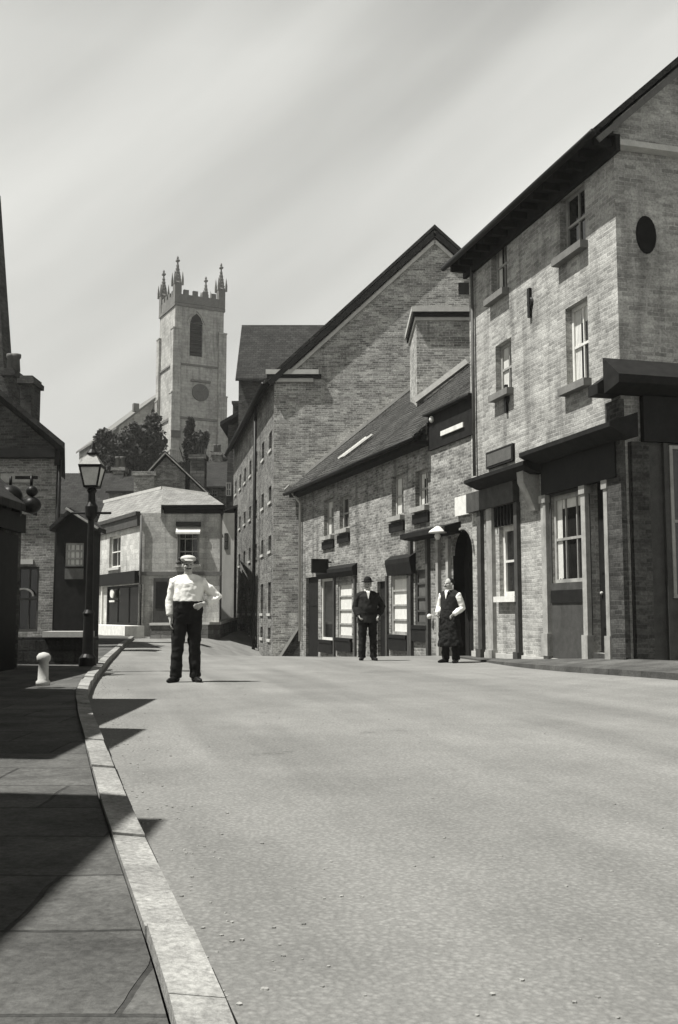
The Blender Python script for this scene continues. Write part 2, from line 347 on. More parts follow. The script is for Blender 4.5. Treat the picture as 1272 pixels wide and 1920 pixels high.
# ================================================================== tall corner house on the right
A, B = at(886, 1000, 23.0), at(1166, 800, 16.7)
F1 = facade(A, B); L1 = F1.l(B).x
ze1 = (F1.pix(878, 470)[1] + F1.pix(1160, 222)[1]) / 2
T = thing('corner_house', 'tall three-storey pale brick house with deep dark eaves and shopfronts, filling the right edge', 'house', (A.x, A.y, 0))
def r1(a, b, c, d): return F1.rect(a, b, c, d)
W1 = [r1(1050, 1098, 352, 470), r1(921, 951, 436, 552), r1(1062, 1104, 566, 720), r1(930, 960, 640, 735)]
SW = [r1(1036, 1099, 925, 1092), r1(937, 971, 985, 1118), r1(1110, 1142, 880, 1225)]
mb = MB(F1); mb.wall(0, L1, -1.2, ze1, W1 + SW)
D1 = 8.0
kk = math.tan(R(42)); zr1 = ze1 + kk * D1 / 2
mb.poly((L1, 0, -1.2), (L1, D1, -1.2), (L1, D1, ze1), (L1, D1 / 2, zr1), (L1, 0, ze1))
mb.poly((0, D1, -1.2), (0, 0, -1.2), (0, 0, ze1), (0, D1 / 2, zr1), (0, D1, ze1)); mb.poly((0, D1, -1.2), (0, D1, ze1), (L1, D1, ze1), (L1, D1, -1.2))
mb.build('wall', M['brickpale'], T)
rf = gable_roof_shell(T, F1, -.15, L1 + .25, 0, D1, ze1 + .05, zr1 + .05, .52, M['slate'])
# eaves: soffit boards, gutter, barge boards
ev = MB(F1); ev.box(-.15, L1 + .22, -.46, 0, ze1 - .36, ze1 - .33); ev.box(-.15, L1 + .22, -.09, -.003, ze1 - .62, ze1 - .36)
for i in range(15): x = -.05 + i * (L1 + .1) / 14; ev.box(x - .05, x + .05, -.42, -.09, ze1 - .50, ze1 - .362)
ev.build('eaves', M['soot'], T)
gt = MB(F1); gt.tube([(-.2, -.56, ze1 - .40), (L1 + .3, -.56, ze1 - .40)], .065, 10); gt.build('gutter', M['iron'], T, smooth=True)
bb = MB(F1)
for i in range(2):
    y0, y1 = (-.45, D1 / 2) if i == 0 else (D1 / 2, D1 + .45)
    za = ze1 - .45 * kk - .1; zb = zr1 - .1
    a, b = ((L1 + .27, y0, za), (L1 + .27, y1, zb)) if i == 0 else ((L1 + .27, y0, zb), (L1 + .27, y1, za))
    bb.beam(a, b, .04, .10)
bb.build('barge_board', M['lead'], T)
rt = MB(F1); rt.box(L1 + .003, L1 + .2, -.02, D1 + .02, ze1 - .5, ze1 - .40); rt.build('string_course', M['coping'], T)
for i, r in enumerate(W1):
    window(T, F1, r, frame=M['cream'] if i != 2 else M['white'], bars=(1, 1), fw=.07, sill=.14, sillmat=M['stonedark'], proud=.16, y=.13, curtain=(.0, .2, .26, .3)[i])
# iron tie plates and the oval gable opening
for px, py in ((996, 568), (952, 748)):
    x, z = F1.pix(px, py); m_ = MB(F1)
    m_.tube([(x, -.004, z), (x, -.045, z)], [.13, .10], 12); m_.box(x - .05, x + .05, -.06, -.003, z - .30, z + .30)
    m_.build('tie_plate', M['iron'], T)
FG1 = Frame(F1.w((L1, 0, 0)), F1.a + math.pi / 2)
x, z = FG1.pix(1212, 440); m_ = MB(FG1)
m_.tube([(x, -.002, z - .0), (x, -.03, z)], [(.20, .34), (.18, .32)], 20, side=(1, 0, 0)); m_.build('oval_vent', M['hole'], T)
# -- shopfront nearer the camera
def corn(F, pa, pb, h, proj, y=0, drop=.0):
    x0, z0 = F.pix(*pa, -proj); x1, z1 = F.pix(*pb, -proj); zt = (z0 + z1) / 2
    return x0, x1, zt
x0, x1, zt = corn(F1, (986, 853), (1158, 792), .2, .38)
c2 = MB(F1); c2.prism_x([(-.002, zt + .2), (-.52, zt + .02), (-.52, zt - .06), (-.24, zt - .20), (-.002, zt - .20)], x0, x1)
co = sub(c2.build('cornice', M['soot'], T), T)
xf0, xf1 = x0 + .12, L1 - .03
MB(F1).box(xf0, xf1, -.13, -.003, zt - .80, zt - .203).build('fascia', M['dark'], T)
for px0, px1, m_ in ((1024, 1033, 'cream'), (1100, 1108, 'cream'), (1143, 1150, 'cream')):
    a = F1.pix(px0, 1000)[0]; b = F1.pix(px1, 1000)[0]
    p = MB(F1); p.box(a, b, -.10, -.002, -.3, zt - .802); p.box(a - .03, b + .03, -.13, -.002, .2, .62); p.box(a - .03, b + .03, -.125, -.002, zt - .95, zt - .802)
    p.build('pilaster', M[m_], T, bevel=.008)
xa = F1.pix(1000, 900)[0]; xb = F1.pix(1012, 900)[0]
p = MB(F1); p.prism_x([(-.002, zt - .2), (-.36, zt - .2), (-.34, zt - .5), (-.2, zt - .8), (-.1, zt - 1.05), (-.002, zt - 1.05)], xa, xb); p.build('corbel', M['cream'], T)
bd = MB(F1); bd.wall(F1.pix(1022, 1000)[0], F1.pix(1150, 1000)[0], -.2, zt - .3, [SW[0], SW[2]], y=-.022, reveal=.02); bd.build('shopfront', M['brown'], T)  # dark boards carry the shade below the cornice in their colour
r = SW[0]; window(T, F1, r, frame=M['cream'], bars=(2, 1), fw=.07, y=.05, curtain=.15)
MB(F1).box(r[0] - .02, r[1] + .02, -.045, -.003, F1.pix(1068, 1130)[1], F1.pix(1068, 1106)[1]).build('stall_panel', M['dark'], T)
r = SW[2]
d = sub(MB(F1).box(r[0], r[1], .145, .19, r[2], r[3]).build('door', M['dark'], T), T)
q = MB(F1)
for k in range(2): q.box(r[0] + .1, r[1] - .1, .128, .145, .75 + k * .95, 1.5 + k * .95)
q.build('panel', M['soot'], d); MB(F1).ball((r[0] + .12, .11, 1.35), .03, .03, .03).build('handle', M['coping'], d)
# -- smaller shopfront at the far end
x0, x1, zt2 = corn(F1, (880, 905), (992, 865), .2, .38)
x0 = max(x0, -.25)
c2 = MB(F1); c2.prism_x([(-.002, zt2 + .2), (-.5, zt2 + .02), (-.5, zt2 - .05), (-.2, zt2 - .18), (-.002, zt2 - .18)], x0, x1); c2.build('cornice', M['soot'], T)
xe = F1.pix(975, 960)[0]
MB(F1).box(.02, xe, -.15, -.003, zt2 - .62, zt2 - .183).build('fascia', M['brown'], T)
for px0, px1, m_ in ((902, 909, 'brown'), (920, 930, 'cream'), (972, 978, 'brown')):
    a = F1.pix(px0, 1050)[0]; b = F1.pix(px1, 1050)[0]
    p = MB(F1); p.box(a, b, -.09, -.002, -.3, zt2 - .622); p.box(a - .03, b + .03, -.14, -.002, -.3, .22); p.build('pilaster', M[m_], T, bevel=.008)
sl_ = MB(F1)
for i in range(7): a = F1.pix(932 + i * 6, 960)[0]; sl_.box(a, a + .045, -.07, -.002, zt2 - 1.05, zt2 - .622)
sl_.build('grille', M['dark'], T)
r = SW[1]; window(T, F1, r, frame=M['white'], bars=(0, 1), fw=.10, sill=.12, sillmat=M['white'], y=.10, proud=.12)
rr = F1.rect(914, 964, 840, 872, -.03)
s_ = sub(MB(F1).box(rr[0], rr[1], -.06, -.003, rr[2], rr[3]).build('sign_board', M['dark'], T), T)
MB(F1).box(rr[0] + .06, rr[1] - .06, -.068, -.0605, rr[2] + .05, rr[3] - .05).build('face', M['lead'], s_)
# plinth course, downpipe
MB(F1).box(-.02, L1 + .0, -.05, -.0025, -1, .16).build('plinth', M['coping'], T)
x = F1.pix(893, 700)[0]
MB(F1).tube([(max(x, .06), -.07, ze1 - .5), (max(x, .06), -.07, zt2 + .2)], .04, 8).build('downpipe', M['lead'], T, smooth=True)
# -- canopy and shopfront wrapping the near corner (gable end)
za = F1.pix(1140, 712, -.3)[1]
cn = MB(FG1); yy0 = -.5
cn.prism_x([(-.003, za + .40), (yy0, za + .02), (yy0, za - .12), (-.003, za - .22)], -.32, 5)
cn.build('canopy', M['soot'], T)
MB(F1).prism_x([(-.003, za + .25), (-.44, za - .05), (-.44, za - .22), (-.003, za - .22)], L1 - .30, L1 + .02).build('canopy', M['soot'], T)
MB(FG1).box(.35, 4.8, -.12, -.003, za - 1.0, za - .225).build('fascia', M['dark'], T)
p = MB(F1); p.box(F1.pix(1151, 1000)[0] + .0, L1 + .10, -.10, -.002, -.3, za - .3); p.build('corner_pier', M['brickdark'], T, bevel=.01)  # pier coloured dark to stand in for shade under the canopy
FGw = MB(FG1); FGw.box(.105, 4.9, -.03, -.002, -.3, za - 1.01); FGw.build('shopfront', M['brown'], T)  # dark boarding, canopy shade put into its colour
for xx in (.12, .72, 1.9):
    p = MB(FG1); p.box(xx, xx + (.32 if xx < .2 else .09), -.10, -.002, -.3, za - (1.012 if xx > .2 else 1.012)); p.build('pilaster', M['brickdark'] if xx < .2 else M['brown'], T, bevel=.01)  # dark pilaster colours also stand in for the canopy shade
window(T, FG1, (.82, 1.88, 1.25, za - 1.05), frame=M['cream'], bars=(1, 1), y=-.115)
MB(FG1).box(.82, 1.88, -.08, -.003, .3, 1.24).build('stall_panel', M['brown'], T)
# raised footway in front of it
fw_ = MB(F1)
P = []
for i in range(13):
    s = -.3 + i * (L1 + 6.3) / 12; t = sm(0, L1, s); a = -(.42 + .55 * t)
    P.append((s, a, t))
for (s, a, t), (s2, a2, t2) in zip(P, P[1:]):
    def zz(s_, a_): 
        q = F1.w((s_, a_, 0)); return gz(q.x, q.y)
    z0, z1 = zz(s, a), zz(s2, a2)
    h0, h1 = .03 + .06 * t, .03 + .06 * t2
    fw_.poly((s, a, z0 + h0), (s2, a2, z1 + h1), (s2, .0, z1 + h1 + .12 * t2), (s, .0, z0 + h0 + .12 * t))
    fw_.poly((s, a, z0 - .2), (s2, a2, z1 - .2), (s2, a2, z1 + h1), (s, a, z0 + h0))
fw_.build('footway', M['pave'], kind='structure')

# ================================================================== row of low shops
A2, B2 = at(560, 1000, 37.1), at(893, 1000, 22.85)
F2 = facade(A2, B2); L2 = F2.l(B2).x + .35
RW = thing('shop_row', 'low two-storey brick row of shops with long sloping dark roof and archway', 'house', (A2.x, A2.y, 0))
ze2 = (F2.pix(556, 905, -.4)[1] + F2.pix(885, 785, -.4)[1]) / 2 + .26
def r2(a, b, c, d): return F2.rect(a, b, c, d)
UW = [r2(608, 626, 935, 1005), r2(637, 655, 930, 992), r2(735, 757, 890, 968), r2(779, 803, 880, 950)]
gf = [r2(603, 625, 1085, 1200), r2(634, 660, 1092, 1196), r2(734, 764, 1080, 1190), r2(779, 803, 1068, 1172)]
DR = [r2(574, 597, 1082, 1245), r2(708, 724, 1090, 1245)]
AR = r2(851, 893, 990, 1260); zar = AR[3]; AR = (AR[0], AR[1], -1.5, zar - .5)
mb = MB(F2)
hole2 = UW + gf + [(d[0], d[1], -1.6, d[3]) for d in DR]
mb.wall(0, AR[0], -1.6, ze2 + .1, hole2)
# wall round the arch
mb.wall(AR[1], max(L2, AR[1] + .2), -1.6, ze2 + .1, [])
xc, ra = (AR[0] + AR[1]) / 2, (AR[1] - AR[0]) / 2
zs = zar - ra; n = 12
arc = [(xc - ra * math.cos(math.pi * i / n), zs + ra * math.sin(math.pi * i / n)) for i in range(n + 1)]
jb = MB(F2)
for (xa, za_), (xb, zb_) in zip(arc, arc[1:]): mb.poly((xa, 0, za_), (xb, 0, zb_), (xb, 0, ze2 + .1), (xa, 0, ze2 + .1)); jb.poly((xb, 0, zb_), (xa, 0, za_), (xa, .3, za_), (xb, .3, zb_))
jb.poly((AR[0], 0, -1.6), (AR[0], 0, zs), (AR[0], .3, zs), (AR[0], .3, -1.6)); jb.poly((AR[1], 0, zs), (AR[1], 0, -1.6), (AR[1], .3, -1.6), (AR[1], .3, zs))
mb.poly((0, 4, -1.6), (0, 0, -1.6), (0, 0, ze2), (0, 4, ze2 + 2.5))
mb.build('wall', M['brickrow'], RW)
jb.build('arch_reveal', M['hole'], RW)  # brick jambs coloured black for the darkness of the passage
ah = MB(F2)
for (xa, za_), (xb, zb_) in zip(arc, arc[1:]): ah.beam((xa, -.012, za_ + .0), (xb, -.012, zb_ + .0), .05, .09, up=(0, 1, 0))
ah.build('arch_moulding', M['brickrow'], RW)
pd = sub(MB(F2).box(AR[0] - .1, AR[1] + .1, .302, .36, -1.5, zar + .1).build('door', M['hole'], RW, label='black sheet standing in for the dark passage inside the archway'), RW)  # near-black sheet in place of a deep unlit passage
q = MB(F2)
for k in range(5): xx = AR[0] + (k + .5) * (AR[1] - AR[0]) / 5; q.box(xx - .11, xx + .11, .285, .3015, -1.5, zs - .1)
q.build('dark_slat', M['hole'], pd)
# roof
kr = .86; yr2 = 9.0
rp = MB(F2); ov = .42
def rz(y): return ze2 + .12 + kr * y
# the roof runs back until it meets the frontal walls behind it
YW = 37.4                                                    # warehouse gable plane
def yl_at(s, Y): # local y where facade-perpendicular at s reaches world Y
    a = F2.w((s, 0, 0)); b = F2.w((s, 1, 0)); return (Y - a.y) / (b.y - a.y)
rr_ = random.Random(3); XR = F2.pix(803, 800, -.06)[0]
def sag(x, y): return -.07 * math.sin(math.pi * max(0, min(1, x / L2))) * math.sin(math.pi * max(0, min(1, (y + ov) / 5))) + .02 * math.sin(x * 2.1 + y)
prev = None; NS = 24
for i in range(NS + 1):
    s = -.25 + (L2 + .25) * i / NS; ym = max(-.38, min(yr2, yl_at(s, YW - .02)))
    if prev and s < XR:
        s0, y0 = prev
        rp.poly((s, -ov, rz(-ov) - .16), (s0, -ov, rz(-ov) - .16), (s0, y0, rz(y0) - .16), (s, ym, rz(ym) - .16))
        rp.poly((s0, -ov, rz(-ov) - .16), (s, -ov, rz(-ov) - .16), (s, -ov, rz(-ov) - .02), (s0, -ov, rz(-ov) - .02))
    prev = (s, ym)
cy_ = .155
for k in range(int((yr2 + ov) / cy_)):
    ya = -ov - .03 + k * cy_; x = -.25 - (.14 if k % 2 else 0)
    while x < L2:
        w_ = .28 + rr_.uniform(-.02, .02)
        ym = min(yl_at(x, YW - .02), yl_at(x + w_, YW - .02))
        if ya + cy_ < ym and not (x + w_ * .5 > XR and ya < .75):
            d0, d1 = rr_.uniform(-.012, .012), rr_.uniform(-.012, .012); yb = ya + cy_ * 1.25; h = rr_.uniform(.018, .034)
            z = lambda xx, yy_, e: rz(yy_) + sag(xx, yy_) + e
            a_, b_ = max(x, -.25), min(x + w_ - .012, L2)
            rp.poly((a_, ya + d0, z(a_, ya + d0, h)), (b_, ya + d1, z(b_, ya + d1, h)), (b_, yb, z(b_, yb, -.004)), (a_, yb, z(a_, yb, -.004)))
            rp.poly((a_, ya + d0, z(a_, ya + d0, h - .05)), (b_, ya + d1, z(b_, ya + d1, h - .05)), (b_, ya + d1, z(b_, ya + d1, h)), (a_, ya + d0, z(a_, ya + d0, h)))
        x += w_
rp.build('roof', M['tile'], RW)
fl = MB(F2)                                                  # pale mortar flashing against the warehouse
sA = -.3; yA_ = yl_at(sA, YW - .10)
pts = []
for i in range(2):
    s = (.1, 30)[i]
s0 = None
def onroof(px, py):
    o = F2.l(CAM); d = F2.mi @ ray(px, py)   # o + t d on plane z = rz(y)
    t = (rz(0) + kr * o.y - o.z) / (d.z - kr * d.y); return o + d * t
p0, p1 = onroof(557, 903), onroof(782, 722)
yy = yl_at(p0.x, YW - .1)
def wl(s): y = yl_at(s, YW - .12); return Vector((s, y, rz(y) + .09))
for a in range(12):
    sa, sb = -.1 + (p1.x + .4) * a / 12, -.1 + (p1.x + .4) * (a + 1) / 12
    q0, q1 = wl(sa), wl(sb)
    if q0.y < -ov: continue
    fl.beam(q0, q1, .16, .10)
MB(F2).beam((-.27, -ov, rz(-ov) + .03), (-.27, max(-ov + .05, wl(-.27).y), rz(wl(-.27).y) + .06), .12, .16).build('verge', M['coping'], RW); fl.build('flashing', M['coping'], RW)
MB(F2).tube([(-.3, -ov - .05, rz(-ov) - .1), (XR, -ov - .05, rz(-ov) - .1)], .06, 8).build('gutter', M['iron'], RW, smooth=True)
ev = MB(F2); ev.box(0, XR, -.36, -.003, rz(-ov) - .24, rz(-ov) - .13); ev.build('eaves', M['soot'], RW)
lad = MB(F2)                                                 # pale roof ladder lying on the tiles
q0, q1 = onroof(640, 862) + Vector((0, 0, .08)), onroof(693, 822) + Vector((0, 0, .08))
sx = Vector((.28, 0, 0))
for sg in (-1, 1): lad.beam(q0 + sx * sg, q1 + sx * sg, .09, .06)
for i in range(9): q = q0.lerp(q1, (i + .5) / 9); lad.beam(q - sx, q + sx, .05, .04)
lad = lad.build('roof_ladder', M['white'], RW)
for i, r in enumerate(UW): window(RW, F2, r, frame=M['cream'], bars=(1, 1), fw=.08, sill=.13, sillmat=M['cream'], proud=.14, curtain=(.25, 0, .32, .2)[i])
for i, r in enumerate(UW):
    MB(F2).box(r[0] - .1, r[1] + .1, -.06, -.003, r[2] - .42, r[2] - .17).build('sill_shade_or_board', M['dark'], RW)  # dark strips under the sills stand in for their shadows
def shopwin(r, panes, fm, pm, hood=None):
    o = window(RW, F2, r, frame=fm, pane=pm, bars=(0, panes - 1), fw=.08, y=.03, sill=.10, sillmat=M['dark'], proud=.1)
    MB(F2).box(r[0] - .1, r[1] + .1, -.08, -.003, r[2] - .42, r[2] - .105).build('stall_panel', M['dark'], RW)
    return o
shopwin(gf[0], 1, M['white'], M['glass']); shopwin(gf[1], 4, M['cream'], M['poster']); shopwin(gf[2], 4, M['cream'], M['poster']); shopwin(gf[3], 4, M['brown'], M['lead'])
for d in DR:
    o = sub(MB(F2).box(d[0], d[1], .10, .15, -1.5, d[3]).build('door', M['dark'], RW), RW)
    MB(F2).box(d[0] + .12, d[1] - .12, .085, .10, d[3] - 1.0, d[3] - .2).build('panel', M['soot'], o)
# blinds, hoods and shop fascias
def hood(x0p, x1p, ytop, h, proj, mat, nm='shop_hood'):
    a, zt_ = F2.pix(x0p, ytop, -proj); b, zt3 = F2.pix(x1p, ytop, -proj); zt_ = (zt_ + zt3) / 2
    return MB(F2).prism_x([(-.003, zt_ + .12), (-proj, zt_), (-proj, zt_ - .12), (-.12, zt_ - h), (-.003, zt_ - h)], a, b).build(nm, mat, RW)
hood(592, 660, 1067, .26, .18, M['soot']); hood(722, 768, 1048, .42, .18, M['soot']); hood(750, 834, 995, .16, .42, M['soot'])
for px in (774, 806, 826, 845):
    a = F2.pix(px, 1100)[0]; zt_ = F2.pix(px, 1010)[1]
    MB(F2).box(a - .07, a + .07, -.09, -.002, -1.2, zt_).build('pilaster', M['cream'] if px > 820 else M['brown'], RW, bevel=.008)
for px in (629, 668, 728, 769):
    a = F2.pix(px, 1100)[0]; zt_ = F2.pix(px, 1080)[1]
    MB(F2).box(a - .06, a + .06, -.07, -.002, -1.2, zt_).build('pilaster', M['brown'], RW, bevel=.008)
a, zt_ = F2.pix(807, 1156, -.08)
MB(F2).ball((a, -.1, zt_), .065, .065, .065).build('door_knob', M['white'], RW, smooth=True)
rr = F2.rect(856, 882, 930, 966, -.05); MB(F2).box(rr[0], rr[1], -.09, -.003, rr[2], rr[3]).build('sign_board', M['white'], RW, label='small square white sign above the arch')
rr = F2.rect(803, 886, 762, 830, -.06)                        # dark panel breaking through the eaves
m_ = MB(F2); m_.box(rr[0], rr[1] + .1, -.06, .8, rr[2], rr[3])
lf = sub(m_.build('dark_panel', M['soot'], RW), RW)
q = MB(F2); q.box(rr[0] - .04, rr[1] + .1, -.2, .9, rr[3] + .003, rr[3] + .05); q.build('panel_roof', M['slate'], lf)
q = F2.rect(826, 868, 800, 809, -.1); MB(F2).box(q[0], q[1], -.10, -.063, q[2], q[3]).build('sill_shade_or_board', M['white'], lf)
a, zz_ = F2.pix(808, 787, -.1); MB(F2).ball((a + .05, -.1, zz_), .075, .06, .085).build('insulator', M['white'], lf, smooth=True)
rr = F2.rect(588, 622, 1045, 1072, -.6)                       # projecting box sign
m_ = MB(F2); m_.box(rr[0], rr[0] + .12, -.68, -.12, rr[2], rr[3]); m_.beam((rr[0] + .06, -.12, rr[3] - .1), (rr[0] + .06, 0, rr[3] - .1), .05, .05)
sb = sub(m_.build('hanging_sign', M['dark'], RW), RW); MB(F2).box(rr[0] - .02, rr[0] - .002, -.67, -.5, rr[2], rr[3]).build('end_board', M['white'], sb)
a, zz_ = F2.pix(821, 1000, -.5); lm = MB(F2); lm.lathe([(.03, .22), (.2, .1), (.22, .06), (.05, .05), (.08, -.02), (.04, -.1)], (a, -.5, zz_ - .05), 14); lm.beam((a, -.5, zz_ + .15), (a, 0, zz_ + .2), .03, .03)
lm.build('shop_lamp', M['white'], RW, smooth=True)
x = F2.pix(566, 1000)[0] + .1
MB(F2).tube([(x, -.4, rz(-ov) - .12), (x, -.09, rz(-ov) - .5), (x, -.09, 0)], .05, 8).build('downpipe', M['coping'], RW, smooth=True)

# ================================================================== brick block behind the row's roof
pb = onroof(786, 756); YB = F2.w(pb).y
FB = Frame((at(782, 700, YB).x, YB, 0), 0)
BK = thing('parapet_block', 'plain brick block with moulded parapet cornice rising behind the low roof', 'building', (FB.o.x, YB, 0))
zt_ = FB.pix(830, 600)[1]
MB(FB).box(0, 5.2, 0, 3.0, 2.5, zt_).build('wall', M['brickmid'], BK)
zc = FB.pix(830, 577)[1]
m_ = MB(FB); m_.box(-.16, 5.36, -.16, 3.16, zc - .16, zc); m_.build('coping', M['coping'], BK, bevel=.02)
MB(FB).box(-.10, 5.30, -.10, 3.10, zc - .30, zc - .163).build('cornice', M['soot'], BK)
MB(FB).box(-.05, 5.25, -.05, 3.05, zt_ - .02, zc - .303).build('frieze', M['coping'], BK)
q0 = onroof(786, 756); q1 = onroof(884, 682); d = (q1 - q0) * .02
MB(F2).beam(q0 + Vector((0, -.12, .06)), q1 + Vector((0, -.12, .06)), .2, .16).build('flashing', M['coping'], BK)

# ================================================================== warehouse
C = at(513, 1000, YW); F3 = Frame((C.x, YW, 0), 0)
WH = thing('warehouse', 'big brick warehouse with pointed gable and rows of slit windows along the street', 'warehouse', (C.x, YW, 0))
ze3 = F3.pix(520, 704)[1]; xa, za3 = F3.pix(815, 432)
F3b_end = at(437, 1000, 54.5)
Fs = facade(F3b_end, C); Ls = Fs.l(C).x
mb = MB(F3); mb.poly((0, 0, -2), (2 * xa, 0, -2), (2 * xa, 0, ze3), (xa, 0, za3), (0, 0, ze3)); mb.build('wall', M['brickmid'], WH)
rows = []
for (pya, pyb) in ((800, 835), (905, 935), (1000, 1030), (1090, 1150), (1178, 1200)):
    z1_ = F3.pix(513, pya)[1]; z0_ = F3.pix(513, pyb)[1]
    for k in range(7):
        s = Ls - 1.1 - k * (Ls - 1.6) / 6.4
        rows.append((s - .42, s + .42, z0_, z1_))
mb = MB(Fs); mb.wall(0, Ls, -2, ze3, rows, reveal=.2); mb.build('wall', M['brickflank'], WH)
for r in rows:
    window(WH, Fs, r, frame=M['dark'], bars=(1, 1), fw=.05, y=.14, sill=.10, sillmat=M['coping'], proud=.05)
MB(Fs).tube([(Ls - 4.6, -.22, ze3 - .2), (Ls - 4.6, -.22, -1)], .07, 8).build('downpipe', M['iron'], WH, smooth=True)
# roof in world space: eave along the street facade, ridge parallel from the apex
ridge0 = Vector((C.x + xa, YW - .15, za3 + .05)); dv = (Vector((F3b_end.x, F3b_end.y, 0)) - Vector((C.x, C.y, 0))); dv.z = 0
out = Fs.m @ Vector((0, -1, 0))
kx3 = (za3 - ze3) / xa
e0 = Vector((C.x, YW - .15, ze3)) + Vector((-.35, 0, -.35 * kx3)); e1 = e0 + dv; ridge1 = ridge0 + dv
g0 = Vector((C.x + 2 * xa + .35, YW - .15, ze3 - .35 * kx3)); g1 = g0 + dv
up = Vector((0, 0, .14))
m_ = MB(); m_.poly(e0, ridge0, ridge1, e1); m_.poly(e0 + up, e1 + up, ridge1 + up, ridge0 + up); m_.poly(ridge0 + up, ridge1 + up, g1 + up, g0 + up); m_.poly(ridge0, g0, g1, ridge1)
m_.poly(e0, e0 + up, ridge0 + up, ridge0); m_.poly(ridge0, ridge0 + up, g0 + up, g0); m_.poly(e1, e1 + up, e0 + up, e0)
m_.build('roof', M['slate'], WH)
MB().tube([e0 + Vector((-.06, .1, -.02)), e1 + Vector((-.06, 0, -.02))], .1, 8).build('gutter', M['iron'], WH, smooth=True)
vg = MB(F3)
for s in (1, -1):
    X = lambda t: xa - s * t
    vg.beam((X(xa + .2), -.1, ze3 - .2 * kx3 - .16), (X(0), -.1, za3 - .16), .2, .17, up=(0, 1, 0))
vg.build('verge', M['soot'], WH)
vg = MB(F3)
for s in (1, -1): vg.beam((xa - s * (xa - .45), -.06, ze3 + .45 * kx3 - .46), (xa, -.06, za3 - .46), .12, .13, up=(0, 1, 0))
vg.build('verge_moulding', M['coping'], WH)
x1_, z1_ = F3.pix(598, 708); zt_ = F3.pix(550, 700)[1]
m_ = MB(F3); m_.box(-.32, x1_, -.16, -.002, zt_ - .06, zt_ + .12); m_.box(-.22, x1_ - .2, -.10, -.002, zt_ - .34, zt_ - .20); m_.build('kneeler', M['coping'], WH, bevel=.015)
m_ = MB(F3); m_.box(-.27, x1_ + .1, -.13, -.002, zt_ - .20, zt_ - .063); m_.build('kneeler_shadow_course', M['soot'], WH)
rr = F3.rect(860, 890, 530, 552); MB(F3).box(rr[0], rr[1], -.02, -.002, rr[2], rr[3]).build('loft_opening', M['hole'], WH)
# sloping wall beside the shop row
Y0 = YW - .55; a = at(521, 1240, Y0); b = at(566, 1165, Y0)
SWl = thing('stair_wall', 'low sloping brick wall with pale coping at the warehouse foot', 'wall', (a.x, Y0, a.z))
MB().prism_y([(a.x, -2), (b.x + .0, -2), (b.x, b.z - .08), (a.x, a.z - .08)], Y0, Y0 + .3).build('wall', M['brickdark'], SWl)
MB().beam((a.x - .05, Y0 + .15, a.z - .04), (b.x, Y0 + .15, b.z - .03), .4, .09).build('coping', M['coping'], SWl)

# ================================================================== slate-roofed building beyond the warehouse
Y4 = 56.0; p = at(443, 700, Y4); F4 = Frame((p.x, Y4, 0), 0)
SB = thing('slate_house', 'tall building with plain dark slate roof standing behind the warehouse gable', 'building', (p.x, Y4, 0))
zt4 = F4.pix(500, 614, 3)[1]
MB(F4).prism_x([(0, -1), (0, zt4 - 3.6), (3, zt4), (6, zt4 - 3.6), (6, -1)][::-1], .15, 14).build('wall', M['brickdark'], SB)
k4 = 1.2
MB(F4).prism_x([(-.35, zt4 - 3.6 - .42), (-.35, zt4 - 3.6 - .27), (3, zt4 + .16), (6.35, zt4 - 3.87), (6.35, zt4 - 4.02), (3, zt4)][::-1], 0, 14.2).build('roof', M['slate'], SB)
MB(F4).box(.4, 14, -.02, .02, 1, 3).build('shutter', M['dark'], SB)
Y5 = 60; p = at(421, 900, Y5); F5 = Frame((p.x, Y5, 0), 0)
DH = thing('gabled_house', 'narrow dark house with overhanging eaves squeezed beside the warehouse street end', 'house', (p.x, Y5, 0))
zt5 = F5.pix(430, 790)[1]
MB(F5).prism_y([(0, -1), (2.2, -1), (2.2, zt5 - .2), (0.2, zt5 - .2)], 0, 8).build('wall', M['brickdark'], DH)
m_ = MB(F5); m_.prism_y([(-.25, zt5 - .35), (2.4, zt5 + 1.3), (2.4, zt5 + 1.5), (-.25, zt5 - .1)], -.4, 8.4); rf5 = sub(m_.build('roof', M['soot'], DH), DH)
m_ = MB(F5); m_.box(.35, .85, 1, 1.6, zt5 - .1, zt5 + 1.3); m_.box(.28, .92, .93, 1.67, zt5 + 1.3, zt5 + 1.45); m_.build('chimney', M['brickdark'], rf5)
rr = F5.rect(424, 434, 905, 930); window(DH, F5, (rr[0], rr[1], rr[2], rr[3]), y=-.05, fw=.05, frame=M['cream'])
rr = F5.rect(416, 432, 965, 1060, -.4); q = F5.pix(417, 1000, -.4)[0]
PW = thing('white_house', 'sliver of a pale whitewashed house wall beside the warehouse street end', 'house', (at(417, 1000, 52).x, 52, 0))
F6b = Frame((at(417, 1000, 52).x, 52, 0), 0); zt6 = F6b.pix(424, 962)[1]
MB(F6b).box(0, .62, 0, 4, -1, zt6).build('wall', M['render'], PW); MB(F6b).prism_y([(-.15, zt6), (.8, zt6 + .3), (.8, zt6 + .42), (-.15, zt6 + .12)], -.2, 4.2).build('roof', M['slate'], PW)
rr = F6b.rect(421, 428, 1000, 1030); window(PW, F6b, rr, y=-.04, fw=.04, frame=M['dark'])

